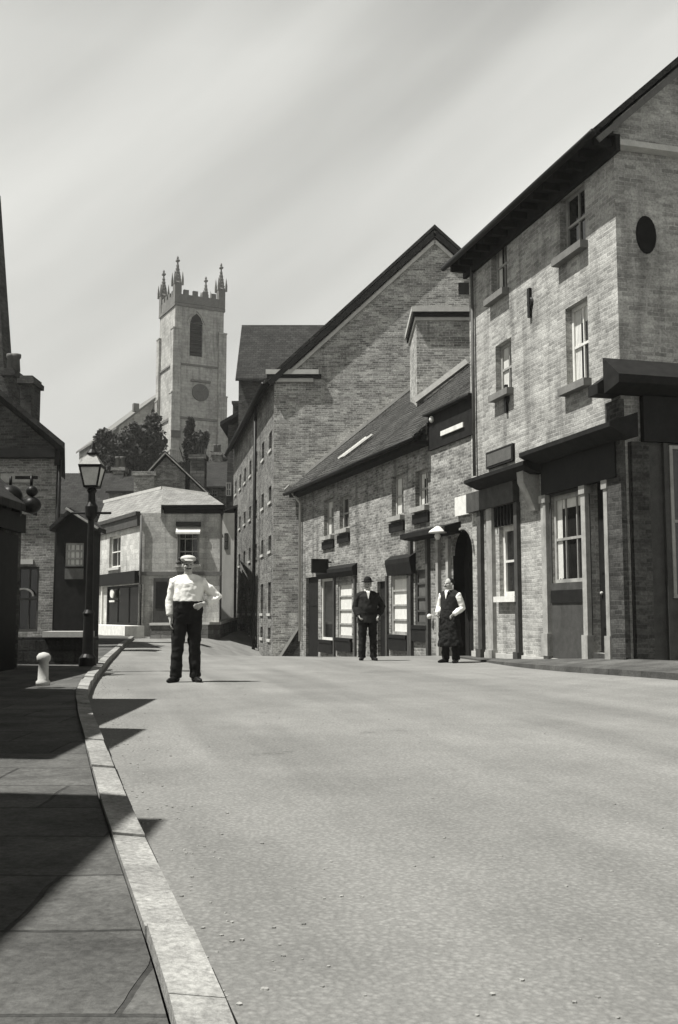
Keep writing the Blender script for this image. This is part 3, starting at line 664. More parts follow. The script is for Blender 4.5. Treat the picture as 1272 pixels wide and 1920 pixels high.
# ================================================================== church on the hill
YC = 120; p = at(327, 700, YC); F6 = Frame((p.x, YC, 0), R(27.1)); wt = 6.25
CH = thing('church', 'pale stone church with square pinnacled tower rising above the trees', 'church', (p.x, YC, 0))
zt6c = F6.pix(375, 575)[1]; zg = 8.0
lw = F6.rect(356, 380, 606, 668)
mb = MB(F6); mb.wall(0, wt, zg, zt6c, [lw], reveal=.5)
mb.poly((0, wt, zg), (0, 0, zg), (0, 0, zt6c), (0, wt, zt6c)); mb.poly((wt, 0, zg), (wt, wt, zg), (wt, wt, zt6c), (wt, 0, zt6c)); mb.poly((wt, wt, zg), (0, wt, zg), (0, wt, zt6c), (wt, wt, zt6c)); mb.poly((0, 0, zt6c), (wt, 0, zt6c), (wt, wt, zt6c), (0, wt, zt6c))
mb.build('tower', M['stone'], CH)
# belfry opening with pointed head
o = sub(MB(F6).box(lw[0], lw[1], .3, .45, lw[2], lw[3]).build('belfry_window', M['hole'], CH), CH)
xm = (lw[0] + lw[1]) / 2; hw = (lw[1] - lw[0]) / 2
hd = MB(F6); hd.prism_y([(lw[0], lw[3]), (lw[1], lw[3]), (lw[1] - hw * .35, lw[3] + hw * .9), (xm, lw[3] + hw * 1.5), (lw[0] + hw * .35, lw[3] + hw * .9)], -.02, -.004); hd.build('window_head', M['hole'], o)
lv = MB(F6)
for i in range(9): z = lw[2] + (i + .5) * (lw[3] - lw[2]) / 9; lv.box(lw[0] + .05, lw[1] - .05, .12, .29, z - .06, z + .06)
lv.build('louvre', M['slate'], o)
hm = MB(F6); hw2 = hw + .35
prevp = None
for q in ((lw[0] - .35, lw[3] - .1), (xm - hw * .75, lw[3] + hw * 1.25), (xm, lw[3] + hw * 1.95), (xm + hw * .75, lw[3] + hw * 1.25), (lw[1] + .35, lw[3] - .1)):
    if prevp: hm.beam((prevp[0], -.08, prevp[1]), (q[0], -.08, q[1]), .16, .16, up=(0, 1, 0))
    prevp = q
hm.build('hood_mould', M['stone'], o)
for py, h in ((576, .38), (686, .22), (786, .3)):
    z = F6.pix(375, py)[1]; MB(F6).box(-.14, wt + .14, -.14, wt + .14, z - h / 2, z + h / 2).build('string_course', M['stonedark'], CH)
for bx, by in ((0, 0), (wt, 0), (0, wt)):
    for k, (py, e) in enumerate(((622, .30), (742, .42), (850, .55))):
        z = F6.pix(375, py)[1]; e2 = .9
        m_ = MB(F6)
        x0_, x1_ = (bx - e, bx + e2 - .2) if bx == 0 else (bx - e2 + .2, bx + e)
        y0_, y1_ = (by - e, by + e2 - .2) if by == 0 else (by - e2 + .2, by + e)
        m_.box(x0_, x1_, y0_, y1_, zg if k == 2 else F6.pix(375, (742, 850)[k])[1] + .01, z)
        m_.box(x0_ - .06, x1_ + .06, y0_ - .06, y1_ + .06, z, z + .16)
        m_.build('buttress', M['stone'], CH)
# parapet with battlements, and pinnacles
zp = zt6c + .19; z_b = F6.pix(375, 556)[1]; z_m = F6.pix(375, 547)[1]
pm = MB(F6)
for (x0_, x1_, y0_, y1_) in ((-.05, wt + .05, -.05, .35), (-.05, wt + .05, wt - .35, wt + .05), (-.05, .35, .352, wt - .352), (wt - .35, wt + .05, .352, wt - .352)): pm.box(x0_, x1_, y0_, y1_, zp, z_b)
for i in range(4):
    t = 1.05 + i * (wt - 2.1 - .62) / 3
    for y0_ in (-.05, wt - .35): pm.box(t, t + .62, y0_, y0_ + .4, z_b + .001, z_m)
    for x0_ in (-.05, wt - .35): pm.box(x0_, x0_ + .4, t, t + .62, z_b + .001, z_m)
pm.build('parapet', M['stonedark'], CH)
zpt = F6.pix(410, 494)[1]
for bx in (.3, wt - .3):
    for by in (.3, wt - .3):
        h = zpt - zp; pn = MB(F6)
        pn.lathe([(.60, 0), (.60, h * .42), (.68, h * .43), (.48, h * .47), (.09, h * .9), (.30, h * .92), (.30, h * .95), (.1, h * .97), (.17, h), (.05, h * 1.04)], (bx, by, zp - .02), 4, math.pi / 4)
        for dx, dy in ((-1, -1), (1, -1), (1, 1), (-1, 1)): pn.lathe([(.16, h * .38), (.16, h * .5), (.02, h * .68)], (bx + dx * .5, by + dy * .5, zp), 4, math.pi / 4)
        for k in range(5):
            zz_ = h * (.52 + .075 * k); rr_ = .55 - .10 * k
            for dx, dy in ((1, 0), (-1, 0), (0, 1), (0, -1)): pn.ball((bx + dx * rr_ * .72, by + dy * rr_ * .72, zp + zz_), .10, .10, .10, 6, 4)
        pn.build('pinnacle', M['stonedark'], CH)
x, z = F6.pix(376, 736); rc = F6.pix(392, 736)[0] - x
ck = MB(F6); ck.tube([(x, -.002, z), (x, -.12, z)], [rc, rc * .95], 24); co = sub(ck.build('clock', M['lead'], CH), CH)
hd = MB(F6)
for ang, ln in ((R(40), rc * .8), (R(-80), rc * .55)): hd.beam((x, -.14, z), (x + math.sin(ang) * ln, -.14, z + math.cos(ang) * ln), .05, .12, up=(0, 1, 0))
hd.build('clock_hand', M['stonedark'], co)
z = F6.pix(375, 715)[1]; MB(F6).box(x - rc * 1.15, x + rc * 1.15, -.22, -.002, z - .12, z + .12).build('clock_hood', M['stonedark'], CH)
# nave behind the tower
xt, ztn = F6.pix(306, 738, wt + .5); xl, zl = F6.pix(226, 798, wt + .5)
kn = (ztn - zl) / (xt - xl); xc_ = wt / 2; zrn = ztn + kn * (xc_ - xt); wl_ = xc_ - xl + .2
MB(F6).prism_y([(xc_ - wl_, 5), (xc_ + wl_, 5), (xc_ + wl_, zrn - kn * wl_), (xc_, zrn), (xc_ - wl_, zrn - kn * wl_)], wt + .5, wt + 22).build('nave_wall', M['stone'], CH)
m_ = MB(F6); m_.prism_y([(xc_ - wl_ - .4, zrn - kn * (wl_ + .4)), (xc_, zrn), (xc_, zrn + .3), (xc_ - wl_ - .4, zrn - kn * (wl_ + .4) + .3)], wt + .3, wt + 22.3)
m_.prism_y([(xc_, zrn), (xc_ + wl_ + .4, zrn - kn * (wl_ + .4)), (xc_ + wl_ + .4, zrn - kn * (wl_ + .4) + .3), (xc_, zrn + .3)], wt + .3, wt + 22.3); m_.build('nave_roof', M['stonedark'], CH)
xg, zg_ = F6.pix(255, 764, wt + .5); MB(F6).box(xg - .35, xg + .35, wt + .28, wt + .9, zg_ - .5, zg_ + .5).build('gable_finial', M['stonedark'], CH)
rr = F6.rect(318, 336, 808, 822); MB(F6).box(rr[0], rr[1], -.6, -.56, rr[2], rr[3]).build('notice_panel', M['lead'], CH)

# ================================================================== white corner house with shop, end of the street
Y7 = 42.0; p = at(262, 1000, Y7); F7 = Frame((p.x, Y7, 0), 0)
pl = at(187, 1000, 47.5); F7l = facade(pl, p); L7l = F7l.l(p).x
WHs = thing('corner_shop', 'whitewashed two-storey corner house with pale tiled roof and dark shopfront', 'house', (p.x, Y7, 0))
L7 = F7.pix(413, 1000)[0]; ze7 = F7.pix(340, 962)[1]
uw = F7.rect(333, 374, 986, 1058); lw7 = F7l.rect(205, 226, 1005, 1064)
sh = F7l.rect(200, 262, 1098, 1172)
mb = MB(F7); mb.wall(0, L7, -1, ze7, [uw]); mb.poly((L7, 0, -1), (L7 - .72, 7, -1), (L7 - .72, 7, ze7), (L7, 0, ze7)); mb.build('wall', M['rendergrey'], WHs)
ze7l = F7l.pix(225, 976)[1]
mb = MB(F7l); mb.wall(0, L7l, -1, ze7l, [lw7, sh]); mb.poly((0, 6, -1), (0, 0, -1), (0, 0, ze7l), (0, 6, ze7l)); mb.build('wall', M['rendergrey'], WHs)
w_ = window(WHs, F7, uw, frame=M['cream'], bars=(2, 2), fw=.09, sill=.12, proud=.15, label='upper window under a pale blind with flower box')
MB(F7).box(uw[0] - .06, uw[1] + .06, -.14, .0, uw[3] - .02, uw[3] + .16).build('lintel', M['dark'], w_)
MB(F7).prism_x([(.02, uw[3] - .02), (-.22, uw[3] - .28), (-.22, uw[3] - .36), (.02, uw[3] - .1)], uw[0] - .05, uw[1] + .05).build('blind', M['white'], w_)
fb = MB(F7)
for i in range(40): fb.ball((random.uniform(uw[0], uw[1]), random.uniform(-.2, -.02), uw[2] + random.uniform(0, .3)), .06, .06, .05, 6, 4)
fb.build('flower_box', M['leafpale'], w_)
window(WHs, F7l, lw7, frame=M['white'], bars=(1, 1), fw=.08, sill=.12)
MB(F7).box(-.05, L7 + .1, -.06, -.002, F7.pix(340, 1079)[1], F7.pix(340, 1072)[1]).build('string_course', M['stonedark'], WHs)
x0_, zt_ = F7.pix(302, 946, -.25); x1_ = F7.pix(420, 946, -.25)[0]
m_ = MB(F7); m_.box(x0_, x1_, -.16, .5, zt_ - .16, zt_); m_.box(x0_ + .1, x1_ - .08, -.07, .4, ze7 - .02, zt_ - .163); m_.build('eaves', M['soot'], WHs)
m_ = MB(F7l); m_.box(-.3, L7l + .05, -.2, -.003, ze7l - .02, ze7l + .14); m_.box(0, L7l, -.12, -.003, ze7l - .45, ze7l - .023); m_.build('eaves', M['brown'], WHs)
# hipped roof
E = [at(183, 979, 47.3), at(302, 969, 41.9), at(302, 947, 41.8), at(420, 946, 41.8)]
apx = at(306, 915, 45.5); rl = at(197, 941, 50.5); rr7 = at(392, 927, 45.0); bk = Vector((0, 6, -1.5))
rm = MB(); rm.poly(E[0], E[1], apx, rl); rm.poly(E[1], E[2], apx); rm.poly(E[2], E[3], rr7, apx); rm.poly(E[3], E[3] + Vector((-1.1, 9, 0)), rr7); rm.poly(rl, apx, apx + bk, rl + bk); rm.poly(apx, rr7, rr7 + bk, apx + bk)
rf7 = sub(rm.build('roof', M['slatepale'], WHs), WHs)
rdg = MB(); rdg.beam(rl, apx, .22, .14); rdg.beam(apx, rr7, .22, .14); rdg.build('ridge_tiles', M['coping'], rf7)
c0 = at(251, 912, 48); c1 = at(289, 912, 48); zc0 = at(270, 884, 48).z
m_ = MB(); m_.box(c0.x, c1.x, 48, 48.9, c0.z - 1.2, zc0 - .2); m_.box(c0.x - .1, c1.x + .1, 47.9, 49, zc0 - .2, zc0); ck7 = sub(m_.build('chimney', M['brickrow'], rf7), WHs)
# shopfront
zf0, zf1 = F7l.pix(228, 1096)[1], F7l.pix(228, 1074)[1]
MB(F7l).box(-.05, L7l + .05, -.2, -.003, zf0, zf1).build('fascia', M['dark'], WHs)
window(WHs, F7l, sh, frame=M['dark'], bars=(2, 0), fw=.1, y=.02, label='dark shop window')
sg = MB(F7l); xx, zz_ = F7l.pix(213, 1113); sg.tube([(xx, -.05, zz_), (xx, -.09, zz_)], [(.28, .2), (.26, .19)], 18, side=(1, 0, 0)); sg.box(xx - .4, xx + .4, -.08, -.04, zz_ - .38, zz_ - .30)
sg.build('window_sign', M['white'], WHs)
a = F7l.pix(193, 1130)[0]; MB(F7l).box(a - .06, a + .1, -.08, -.002, .2, zf0 - .003).build('pilaster', M['white'], WHs)
st = MB(F7l); st.box(.4, L7l + 1.2, -.9, -.1, -.5, F7l.pix(230, 1173, -.5)[1]); st.build('door_step', M['white'], WHs, bevel=.02)
a = F7.pix(256, 1000)[0]; MB(F7).tube([(.08, -.09, ze7 - .1), (.08, -.09, .2)], .05, 8).build('downpipe', M['lead'], WHs, smooth=True)
rr = F7.rect(288, 318, 1084, 1160); d_ = sub(MB(F7).box(rr[0], rr[1], -.07, -.003, .1, rr[3]).build('door', M['brown'], WHs), WHs); MB(F7).box(rr[0] + .1, rr[1] - .1, -.085, -.0705, 1.2, rr[3] - .15).build('panel', M['dark'], d_)

# low walls in front of it
def lowwall(name, label, pts, h, m1, m2):
    t = thing(name, label, 'wall', (pts[0][0], pts[0][1], 0)); a_ = MB(); b_ = MB()
    for (x0_, y0_), (x1_, y1_) in zip(pts, pts[1:]):
        za_, zb_ = gz(x0_, y0_), gz(x1_, y1_)
        d_ = Vector((x1_ - x0_, y1_ - y0_, 0)); nn = Vector((-d_.y, d_.x, 0)).normalized() * .15
        P = [Vector((x0_, y0_, -1)) - nn, Vector((x1_, y1_, -1)) - nn, Vector((x1_, y1_, -1)) + nn, Vector((x0_, y0_, -1)) + nn]
        Q = [Vector((v.x, v.y, z + h - .08)) for v, z in zip(P, (za_, zb_, zb_, za_))]
        a_.hexa(P + Q)
        nn *= 1.35
        P = [Vector((x0_, y0_, 0)) - nn, Vector((x1_, y1_, 0)) - nn, Vector((x1_, y1_, 0)) + nn, Vector((x0_, y0_, 0)) + nn]
        b_.hexa([Vector((v.x, v.y, z + h - .078)) for v, z in zip(P, (za_, zb_, zb_, za_))] + [Vector((v.x, v.y, z + h + .02)) for v, z in zip(P, (za_, zb_, zb_, za_))])
    a_.build('wall', m1, t); b_.build('coping', m2, t); return t
p0, p1, p2, p3 = at(384, 1168, 40.8), at(405, 1160, 42), at(422, 1150, 44.5), at(440, 1135, 49)
lowwall('garden_wall', 'low curved stone wall with pale coping bordering the road bend', [(p0.x, p0.y), (p1.x, p1.y), (p2.x, p2.y), (p3.x, p3.y)], .62, M['wallgrey'], M['coping'])
p0, p1 = at(284, 1180, 40.5), at(324, 1182, 40.3)
lowwall('garden_wall', 'short stone wall outside the whitewashed house, left of the man in white shirt', [(p0.x, p0.y), (p1.x, p1.y)], .6, M['wallgrey'], M['coping'])

# ================================================================== gabled cottage and roofs behind
Y8 = 58; xa8, za8 = WORLD.o.x, 0
pA, pL, pR = at(312, 850, Y8), at(281, 884, Y8), at(392, 926, Y8)
F8 = Frame((pA.x, Y8, 0), 0)
GC = thing('gabled_cottage', 'brick cottage with pale-edged pointed gable above the whitewashed house roof', 'house', (pA.x, Y8, 0))
lx, rx = pL.x - pA.x, pR.x - pA.x
MB(F8).prism_y([(lx + .25, -.5), (rx - .2, -.5), (rx - .2, pR.z), (0, pA.z - .2), (lx + .25, pL.z + .1)], 0, 9).build('wall', M['brickrow'], GC)
m_ = MB(F8); m_.prism_y([(lx, pL.z - .1), (0, pA.z - .1), (0, pA.z + .1), (lx, pL.z + .1)], -.25, 9.2); m_.prism_y([(0, pA.z - .1), (rx, pR.z - .1), (rx, pR.z + .1), (0, pA.z + .1)], -.25, 9.2); m_.build('roof', M['slate'], GC)
m_ = MB(F8); m_.beam((lx, -.3, pL.z - .02), (0, -.3, pA.z - .02), .06, .2, up=(0, 1, 0)); m_.beam((0, -.3, pA.z - .02), (rx, -.3, pR.z - .02), .06, .2, up=(0, 1, 0)); m_.build('barge_board', M['cream'], GC)
xx, zz_ = F8.pix(352, 900); MB(F8).box(xx - .12, xx + .12, -.1, -.003, 0, zz_ + 1.1).build('downpipe', M['soot'], GC)
c0, c1 = at(357, 860, 59), at(384, 860, 59); m_ = MB(); m_.box(c0.x, c1.x, 59, 60, 5, c0.z); m_.box(c0.x - .1, c1.x + .1, 58.9, 60.1, c0.z, c0.z + .25); m_.build('chimney', M['wallgrey'], GC)
def hut(name, label, Y, px0, px1, pye, pyr, depth, mw, mroof, win=None):
    a_, b_ = at(px0, pye, Y), at(px1, pye, Y); F = Frame((a_.x, Y, 0), 0); Lh = b_.x - a_.x
    ze_ = a_.z; zr_ = F.pix((px0 + px1) / 2, pyr, depth / 2)[1]
    t = thing(name, label, 'house', (a_.x, Y, 0))
    MB(F).prism_x([(0, -1), (0, ze_), (depth / 2, zr_ - .1), (depth, ze_), (depth, -1)][::-1], .1, Lh - .1).build('wall', mw, t)
    gable_roof_shell(t, F, 0, Lh, 0, depth, ze_, zr_, .25, mroof)
    for q in win or (): window(t, F, F.rect(*q), y=-.05, fw=.06, frame=M['cream'])
    return t, F
hut('terrace_house', 'dark roofed house seen between the lamp post and the brick house', 52, 60, 205, 962, 892, 7, M['brickdark'], M['slate'])
hut('terrace_house', 'small dark roofed house above the curved stone wall on the right of the cottage', 66, 384, 428, 912, 880, 5, M['brickrow'], M['slate'], [(398, 408, 918, 932)])
hut('terrace_house', 'small pale house just right of the lantern, below the big tree', 58, 186, 246, 925, 905, 5, M['wallgrey'], M['lead'])

def far_stack(parent, px0, px1, pyt, Y, down):
    a_, b_ = at(px0, pyt, Y), at(px1, pyt, Y); m_ = MB(); z = a_.z
    m_.box(a_.x, b_.x, Y, Y + .9, z - down, z - .2); m_.box(a_.x - .1, b_.x + .1, Y - .1, Y + 1, z - .2, z)
    c_ = sub(m_.build('chimney', M['brickrow'], parent), parent)
    for k in range(2): MB().lathe([(.15, 0), (.12, .5), (.16, .55), (.16, .65), (.1, .66)], (a_.x + (b_.x - a_.x) * (.28 + .44 * k), Y + .45, z), 10).build('chimney_pot', M['lead'], c_, smooth=True)
FH, _ = hut('terrace_house', 'grey gabled roof tucked between the lantern and the whitewashed house chimney', 53, 200, 262, 922, 897, 5, M['brickrow'], M['slate'])
far_stack(FH, 212, 232, 876, 55.4, 1.6)
FH2, _ = hut('terrace_house', 'dark slated roof with chimney directly under the church tower right side', 72, 372, 436, 896, 868, 5, M['wallgrey'], M['slate'], [(404, 414, 903, 918)])
far_stack(FH2, 398, 414, 848, 74.4, 2.2)
# ================================================================== left side of the street
# near house (its roofline throws the shadows across the pavement)
NH = thing('near_house', 'near house on the left edge, dark shopfront in shade', 'house', (-5.2, 12.5, 0))
def block(parent, x1_, y0_, y1_, ze_, mat, depth=5.0, pitch=.8, over=.22):
    F = Frame((x1_, y0_, 0), R(90))          # facade facing +X (the road); local x runs along +Y, local -y is +X
    Lb = y1_ - y0_
    MB(F).prism_x([(0, -.5), (0, ze_), (depth / 2, ze_ + pitch * depth / 2), (depth, ze_), (depth, -.5)][::-1], 0, Lb).build('wall', mat, parent)
    gable_roof_shell(parent, F, -.1, Lb + .1, 0, depth, ze_ + .03, ze_ + .03 + pitch * depth / 2, over, M['slate'])
    return F, Lb
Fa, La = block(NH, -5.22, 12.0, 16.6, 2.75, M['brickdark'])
m_ = MB(Fa); m_.box(.2, La - .1, -.1, -.003, 2.3, 2.6); m_.build('fascia', M['dark'], NH)
window(NH, Fa, (.5, La - 1.4, .9, 2.25), y=-.08, bars=(3, 0), frame=M['dark'])
MB(Fa).box(La - 1.2, La - .3, -.05, -.003, .1, 2.25).build('door', M['dark'], NH)
NH2 = thing('near_house', 'shop nearest the camera, out past the left edge, shading the pavement', 'house', (-4.3, 6, 0))
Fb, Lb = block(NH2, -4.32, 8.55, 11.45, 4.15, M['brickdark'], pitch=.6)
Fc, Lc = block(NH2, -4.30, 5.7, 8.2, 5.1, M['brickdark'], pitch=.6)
window(NH2, Fb, (.5, Lb - .5, .9, 2.4), y=-.06, bars=(2, 0), frame=M['dark']); window(NH2, Fc, (.4, Lc - .4, .9, 2.4), y=-.06, bars=(2, 0), frame=M['dark'])
NH3 = thing('near_house', 'unseen tall house beside the camera, added outside the left edge to darken the nearest pavement', 'house', (-4.3, -4, 0))
Fd, Ld = block(NH3, -4.3, -6, 4.0, 6.9, M['brickdark'], pitch=.6)  # house added out of view so its shadow falls on the near pavement
for k in range(3): window(NH3, Fd, (1 + 3 * k, 2.6 + 3 * k, .9, 2.4), y=-.06, bars=(2, 0), frame=M['dark'])
# brick house with gable to the camera
Yb = 29.0; pc = at(105, 1000, Yb); Fh = Frame((pc.x, Yb, 0), 0)
BH = thing('brick_house', 'brick house on the left with overhanging eave, chimneys and arched shop window', 'house', (pc.x, Yb, 0))
zeb = Fh.pix(105, 838)[1]; xe, zeo = Fh.pix(122, 832, -.4); xk, zk = Fh.pix(75, 793, -.4); kb_ = (zk - zeo) / (xe - xk)
wl7 = 5.0
def shear(mb):
    for v in mb.v: v.x -= .285 * max(v.y, 0)
    return mb
aw = Fh.rect(14, 72, 1062, 1185)
mb = MB(Fh); mb.wall(-wl7, 0, -.5, zeb - .1, [aw], reveal=.2)
mb.build('wall', M['brickrow'], BH)
mb = MB(Fh); mb.poly((-wl7, -.002, zeb - .35), (0, -.002, zeb - .35), (0, -.002, zeb - .1), (-wl7 / 2, -.002, zeb - .1 + kb_ * wl7 / 2), (-wl7, -.002, zeb - .1)); mb.poly((0, 0, -.5), (0, 6, -.5), (0, 6, zeb - .1), (0, 0, zeb - .1)); shear(mb).build('gable_wall', M['brickdark'], BH)  # gable top and side darker, shade put into the brick colour
m_ = MB(Fh); xm = -wl7 / 2; zm = zeo + kb_ * (xe - xm)
m_.prism_y([(xm, zm - .15), (xe, zeo - .15), (xe, zeo + .02), (xm, zm + .02)], -.42, 6.3); m_.prism_y([(2 * xm - xe, zeo - .15), (xm, zm - .15), (xm, zm + .02), (2 * xm - xe, zeo + .02)], -.42, 6.3)
rfb = sub(shear(m_).build('roof', M['slate'], BH), BH)
m_ = MB(Fh); m_.box(-.02, .12, -.3, 6, zeb - .55, zeb - .12); m_.box(-wl7, .0, -.34, -.003, zeb - .35, zeb - .1); shear(m_).build('eaves', M['soot'], BH)
MB(Fh).tube([(.06, -.08, zeb - .4), (.06, -.08, .3)], .07, 8).build('downpipe', M['iron'], BH, smooth=True)
def stack(px0, px1, pyt, Y, zb, m1, pots=0):
    a_, b_ = at(px0, pyt, Y), at(px1, pyt, Y) - Vector((.22, 0, 0)); z = a_.z
    m_ = MB(); m_.box(a_.x, b_.x, Y, Y + .9, zb, z - .25); m_.box(a_.x - .08, b_.x + .08, Y - .08, Y + .98, z - .25, z - .1); m_.box(a_.x - .02, b_.x + .02, Y - .02, Y + .92, z - .099, z)
    c_ = sub(m_.build('chimney', m1, rfb), BH)
    for i in range(pots):
        xx = a_.x + (b_.x - a_.x) * (i + .5) / pots
        MB().lathe([(.15, 0), (.12, .4), (.16, .45), (.16, .55), (.11, .56)], (xx, Y + .45, z), 12).build('chimney_pot', M['lead'], c_, smooth=True)
stack(39, 74, 704, 29.6, zeb - .2, M['brickdark']); stack(8, 38, 690, 30.8, zeb - .2, M['brickdark'], 2)
o = window(BH, Fh, aw, frame=M['brown'], bars=(2, 1), fw=.08, y=.1, label='wide dark shop window with pale arched fanlight')
xm_, hwm = (aw[0] + aw[1]) / 2, (aw[1] - aw[0]) * .32
fn = MB(Fh); pr = None
for i in range(11):
    t = math.pi * i / 10; q = (xm_ - hwm * math.cos(t), aw[3] - .85 + hwm * .75 * math.sin(t))
    if pr: fn.beam((pr[0], .06, pr[1]), (q[0], .06, q[1]), .05, .09, up=(0, 1, 0))
    pr = q
fn.build('fanlight', M['cream'], o)
rr = Fh.rect(16, 63, 1049, 1058); MB(Fh).box(rr[0], rr[1], -.06, -.003, rr[2], rr[3]).build('lintel', M['coping'], o)
rr = Fh.rect(2, 60, 888, 905); MB(Fh).box(rr[0], rr[1], -.05, -.003, rr[2], rr[3]).build('sign_board', M['cream'], BH)
# tapering stack at the frame edge
Yt = 33; a_, b_ = at(13, 655, Yt), at(-9, 452, Yt)
TS = thing('tall_chimney', 'tall tapering dark brick chimney stack at the far left edge', 'chimney', (a_.x - .8, Yt, 0))
MB().hexa([Vector((a_.x - 2.4, Yt, 0)), Vector((a_.x + .75, Yt, 0)), Vector((a_.x + .75, Yt + 1.2, 0)), Vector((a_.x - 2.4, Yt + 1.2, 0)),
           Vector((b_.x - 1.2, Yt + .2, b_.z + 2)), Vector((b_.x - .22, Yt + .2, b_.z + 2)), Vector((b_.x - .22, Yt + 1., b_.z + 2)), Vector((b_.x - 1.2, Yt + 1., b_.z + 2))]).build('shaft', M['brickdark'], TS)
# dark porch building between brick house and lamp
Yp = 27.0; pp = at(106, 1000, Yp); Fp = Frame((pp.x, Yp, 0), 0); Lp = Fp.pix(174, 1000)[0]
DP = thing('dark_porch', 'dark gabled timber lean-to with pale paned window beside the lamp post', 'porch', (pp.x, Yp, 0))
pw = Fp.rect(122, 157, 1018, 1062); zt_ = Fp.pix(140, 990)[1]; za_ = Fp.pix(136, 962)[1]; xq = Fp.pix(136, 962)[0]
mb = MB(Fp); mb.wall(0, Lp, -.4, zt_, [pw], reveal=.1); mb.poly((0, 0, zt_), (Lp, 0, zt_), (xq, 0, za_)); mb.poly((Lp, 0, -.4), (Lp, .9, -.4), (Lp, .9, zt_), (Lp, 0, zt_)); mb.build('wall', M['soot'], DP)
m_ = MB(Fp); m_.prism_y([(-.12, zt_ - .1), (xq, za_), (xq, za_ + .12), (-.12, zt_ + .02)], -.25, .9); m_.prism_y([(xq, za_), (Lp + .15, zt_ - .1), (Lp + .15, zt_ + .02), (xq, za_ + .12)], -.25, .9); m_.build('roof', M['slate'], DP)
m_ = MB(Fp); m_.beam((xq - .1, -.28, za_ + .1), (Lp + .2, -.28, zt_ - .03), .05, .10, up=(0, 1, 0)); m_.build('barge_board', M['cream'], DP)
window(DP, Fp, pw, frame=M['cream'], pane=M['frost'], bars=(3, 2), fw=.05, y=.05, label='window with pale small panes')
rr = Fp.rect(122, 157, 1066, 1086); MB(Fp).box(rr[0], rr[1], -.03, -.003, rr[2], rr[3]).build('notice_board', M['lead'], DP)
# low dark wall with coping
LW = thing('low_wall', 'low dark stone wall with pale coping between lamp post and left edge', 'wall', (-5.2, 17.6, 0))
xr = at(176, 1200, 17.6).x; zc_ = at(120, 1184, 17.6).z
MB().box(-7.2, xr, 17.6, 17.95, -.3, zc_ - .1).build('wall', M['stonewall'], LW)
MB().box(at(82, 1186, 17.6).x, at(166, 1186, 17.6).x, 17.52, 18.03, zc_ - .098, zc_).build('coping', M['coping'], LW, bevel=.02)
# lamp post
pl_ = at(164, 1258, 17.25); LP = thing('street_lamp', 'tall cast iron gas lamp with pale glass lantern at the pavement edge', 'lamp', (pl_.x, 17.25, pl_.z))
def zpx(py): return at(168, py, 17.25).z
X, Y = pl_.x, 17.25
MB().lathe([(.15, -.1), (.15, .25), (.095, .32), (.085, .95), (.105, 1.0), (.065, 1.06), (.052, zpx(975)), (.10, zpx(968)), (.11, zpx(950)), (.07, zpx(942)), (.06, zpx(925)), (.09, zpx(920)), (.05, zpx(914))], (X, Y, 0), 16).build('post', M['iron'], LP, smooth=False)
MB().tube([(X - .34, Y, zpx(962)), (X + .34, Y, zpx(962))], .02, 8).build('ladder_bar', M['iron'], LP)
lt = MB(); lt.lathe([(.15, zpx(912)), (.245, zpx(878))], (X, Y, 0), 4, math.pi / 4); lan = sub(lt.build('lantern', M['frost'], LP), LP)
fr = MB()
for k in range(4):
    a = math.pi / 4 + k * math.pi / 2; fr.beam((X + .152 * math.cos(a), Y + .152 * math.sin(a), zpx(914)), (X + .25 * math.cos(a), Y + .25 * math.sin(a), zpx(876)), .025, .025)
fr.lathe([(.17, zpx(915)), (.17, zpx(911))], (X, Y, 0), 4, math.pi / 4); fr.lathe([(.27, zpx(878)), (.28, zpx(873))], (X, Y, 0), 4, math.pi / 4); fr.build('frame', M['iron'], lan)
MB().lathe([(.255, zpx(873)), (.11, zpx(855)), (.10, zpx(853))], (X, Y, 0), 4, math.pi / 4).build('lantern_roof', M['cream'], lan)
MB().lathe([(.10, zpx(854)), (.11, zpx(850)), (.06, zpx(843)), (.045, zpx(838)), (.01, zpx(829))], (X, Y, 0), 12).build('finial', M['iron'], lan)
# hanging ball sign
Yq = 16.2; c = at(58, 925, Yq)
HS = thing('hanging_sign', 'dark hanging shop sign of clustered balls on a bracket, over the left pavement', 'sign', (c.x, Yq, c.z))
s_ = Yq / FOC
MB().beam((-5.22, Yq, c.z + 30 * s_), (c.x + .1, Yq, c.z + 30 * s_), .035, .05).build('bracket', M['iron'], HS)
b_ = MB()
for px, py, r in ((60, 921, 11), (60, 947, 17), (20, 930, 22), (22, 962, 18)):
    q = at(px, py, Yq); b_.ball(q, r * s_, r * s_, r * s_ * .95, 18, 12)
for px in (59, 20): q0, q1 = at(px, 893, Yq), at(px, 912, Yq); b_.tube([q0, q1], .025, 8)
q0, q1 = at(22, 955, Yq), at(60, 947, Yq); b_.tube([q0, q1], .04, 8)
b_.build('ball_cluster', M['iron'], HS, smooth=True)
# bollard
pb_ = at(80, 1303, 12.4); BO = thing('bollard', 'short pale stone bollard standing in the shade on the left pavement', 'bollard', (pb_.x, 12.4, .14))
MB().lathe([(.085, .0), (.085, .05), (.065, .07), (.06, .28), (.08, .30), (.085, .35), (.06, .385), (.01, .40)], (pb_.x, 12.4, .13), 14).build('shaft', M['coping'], BO, smooth=True)

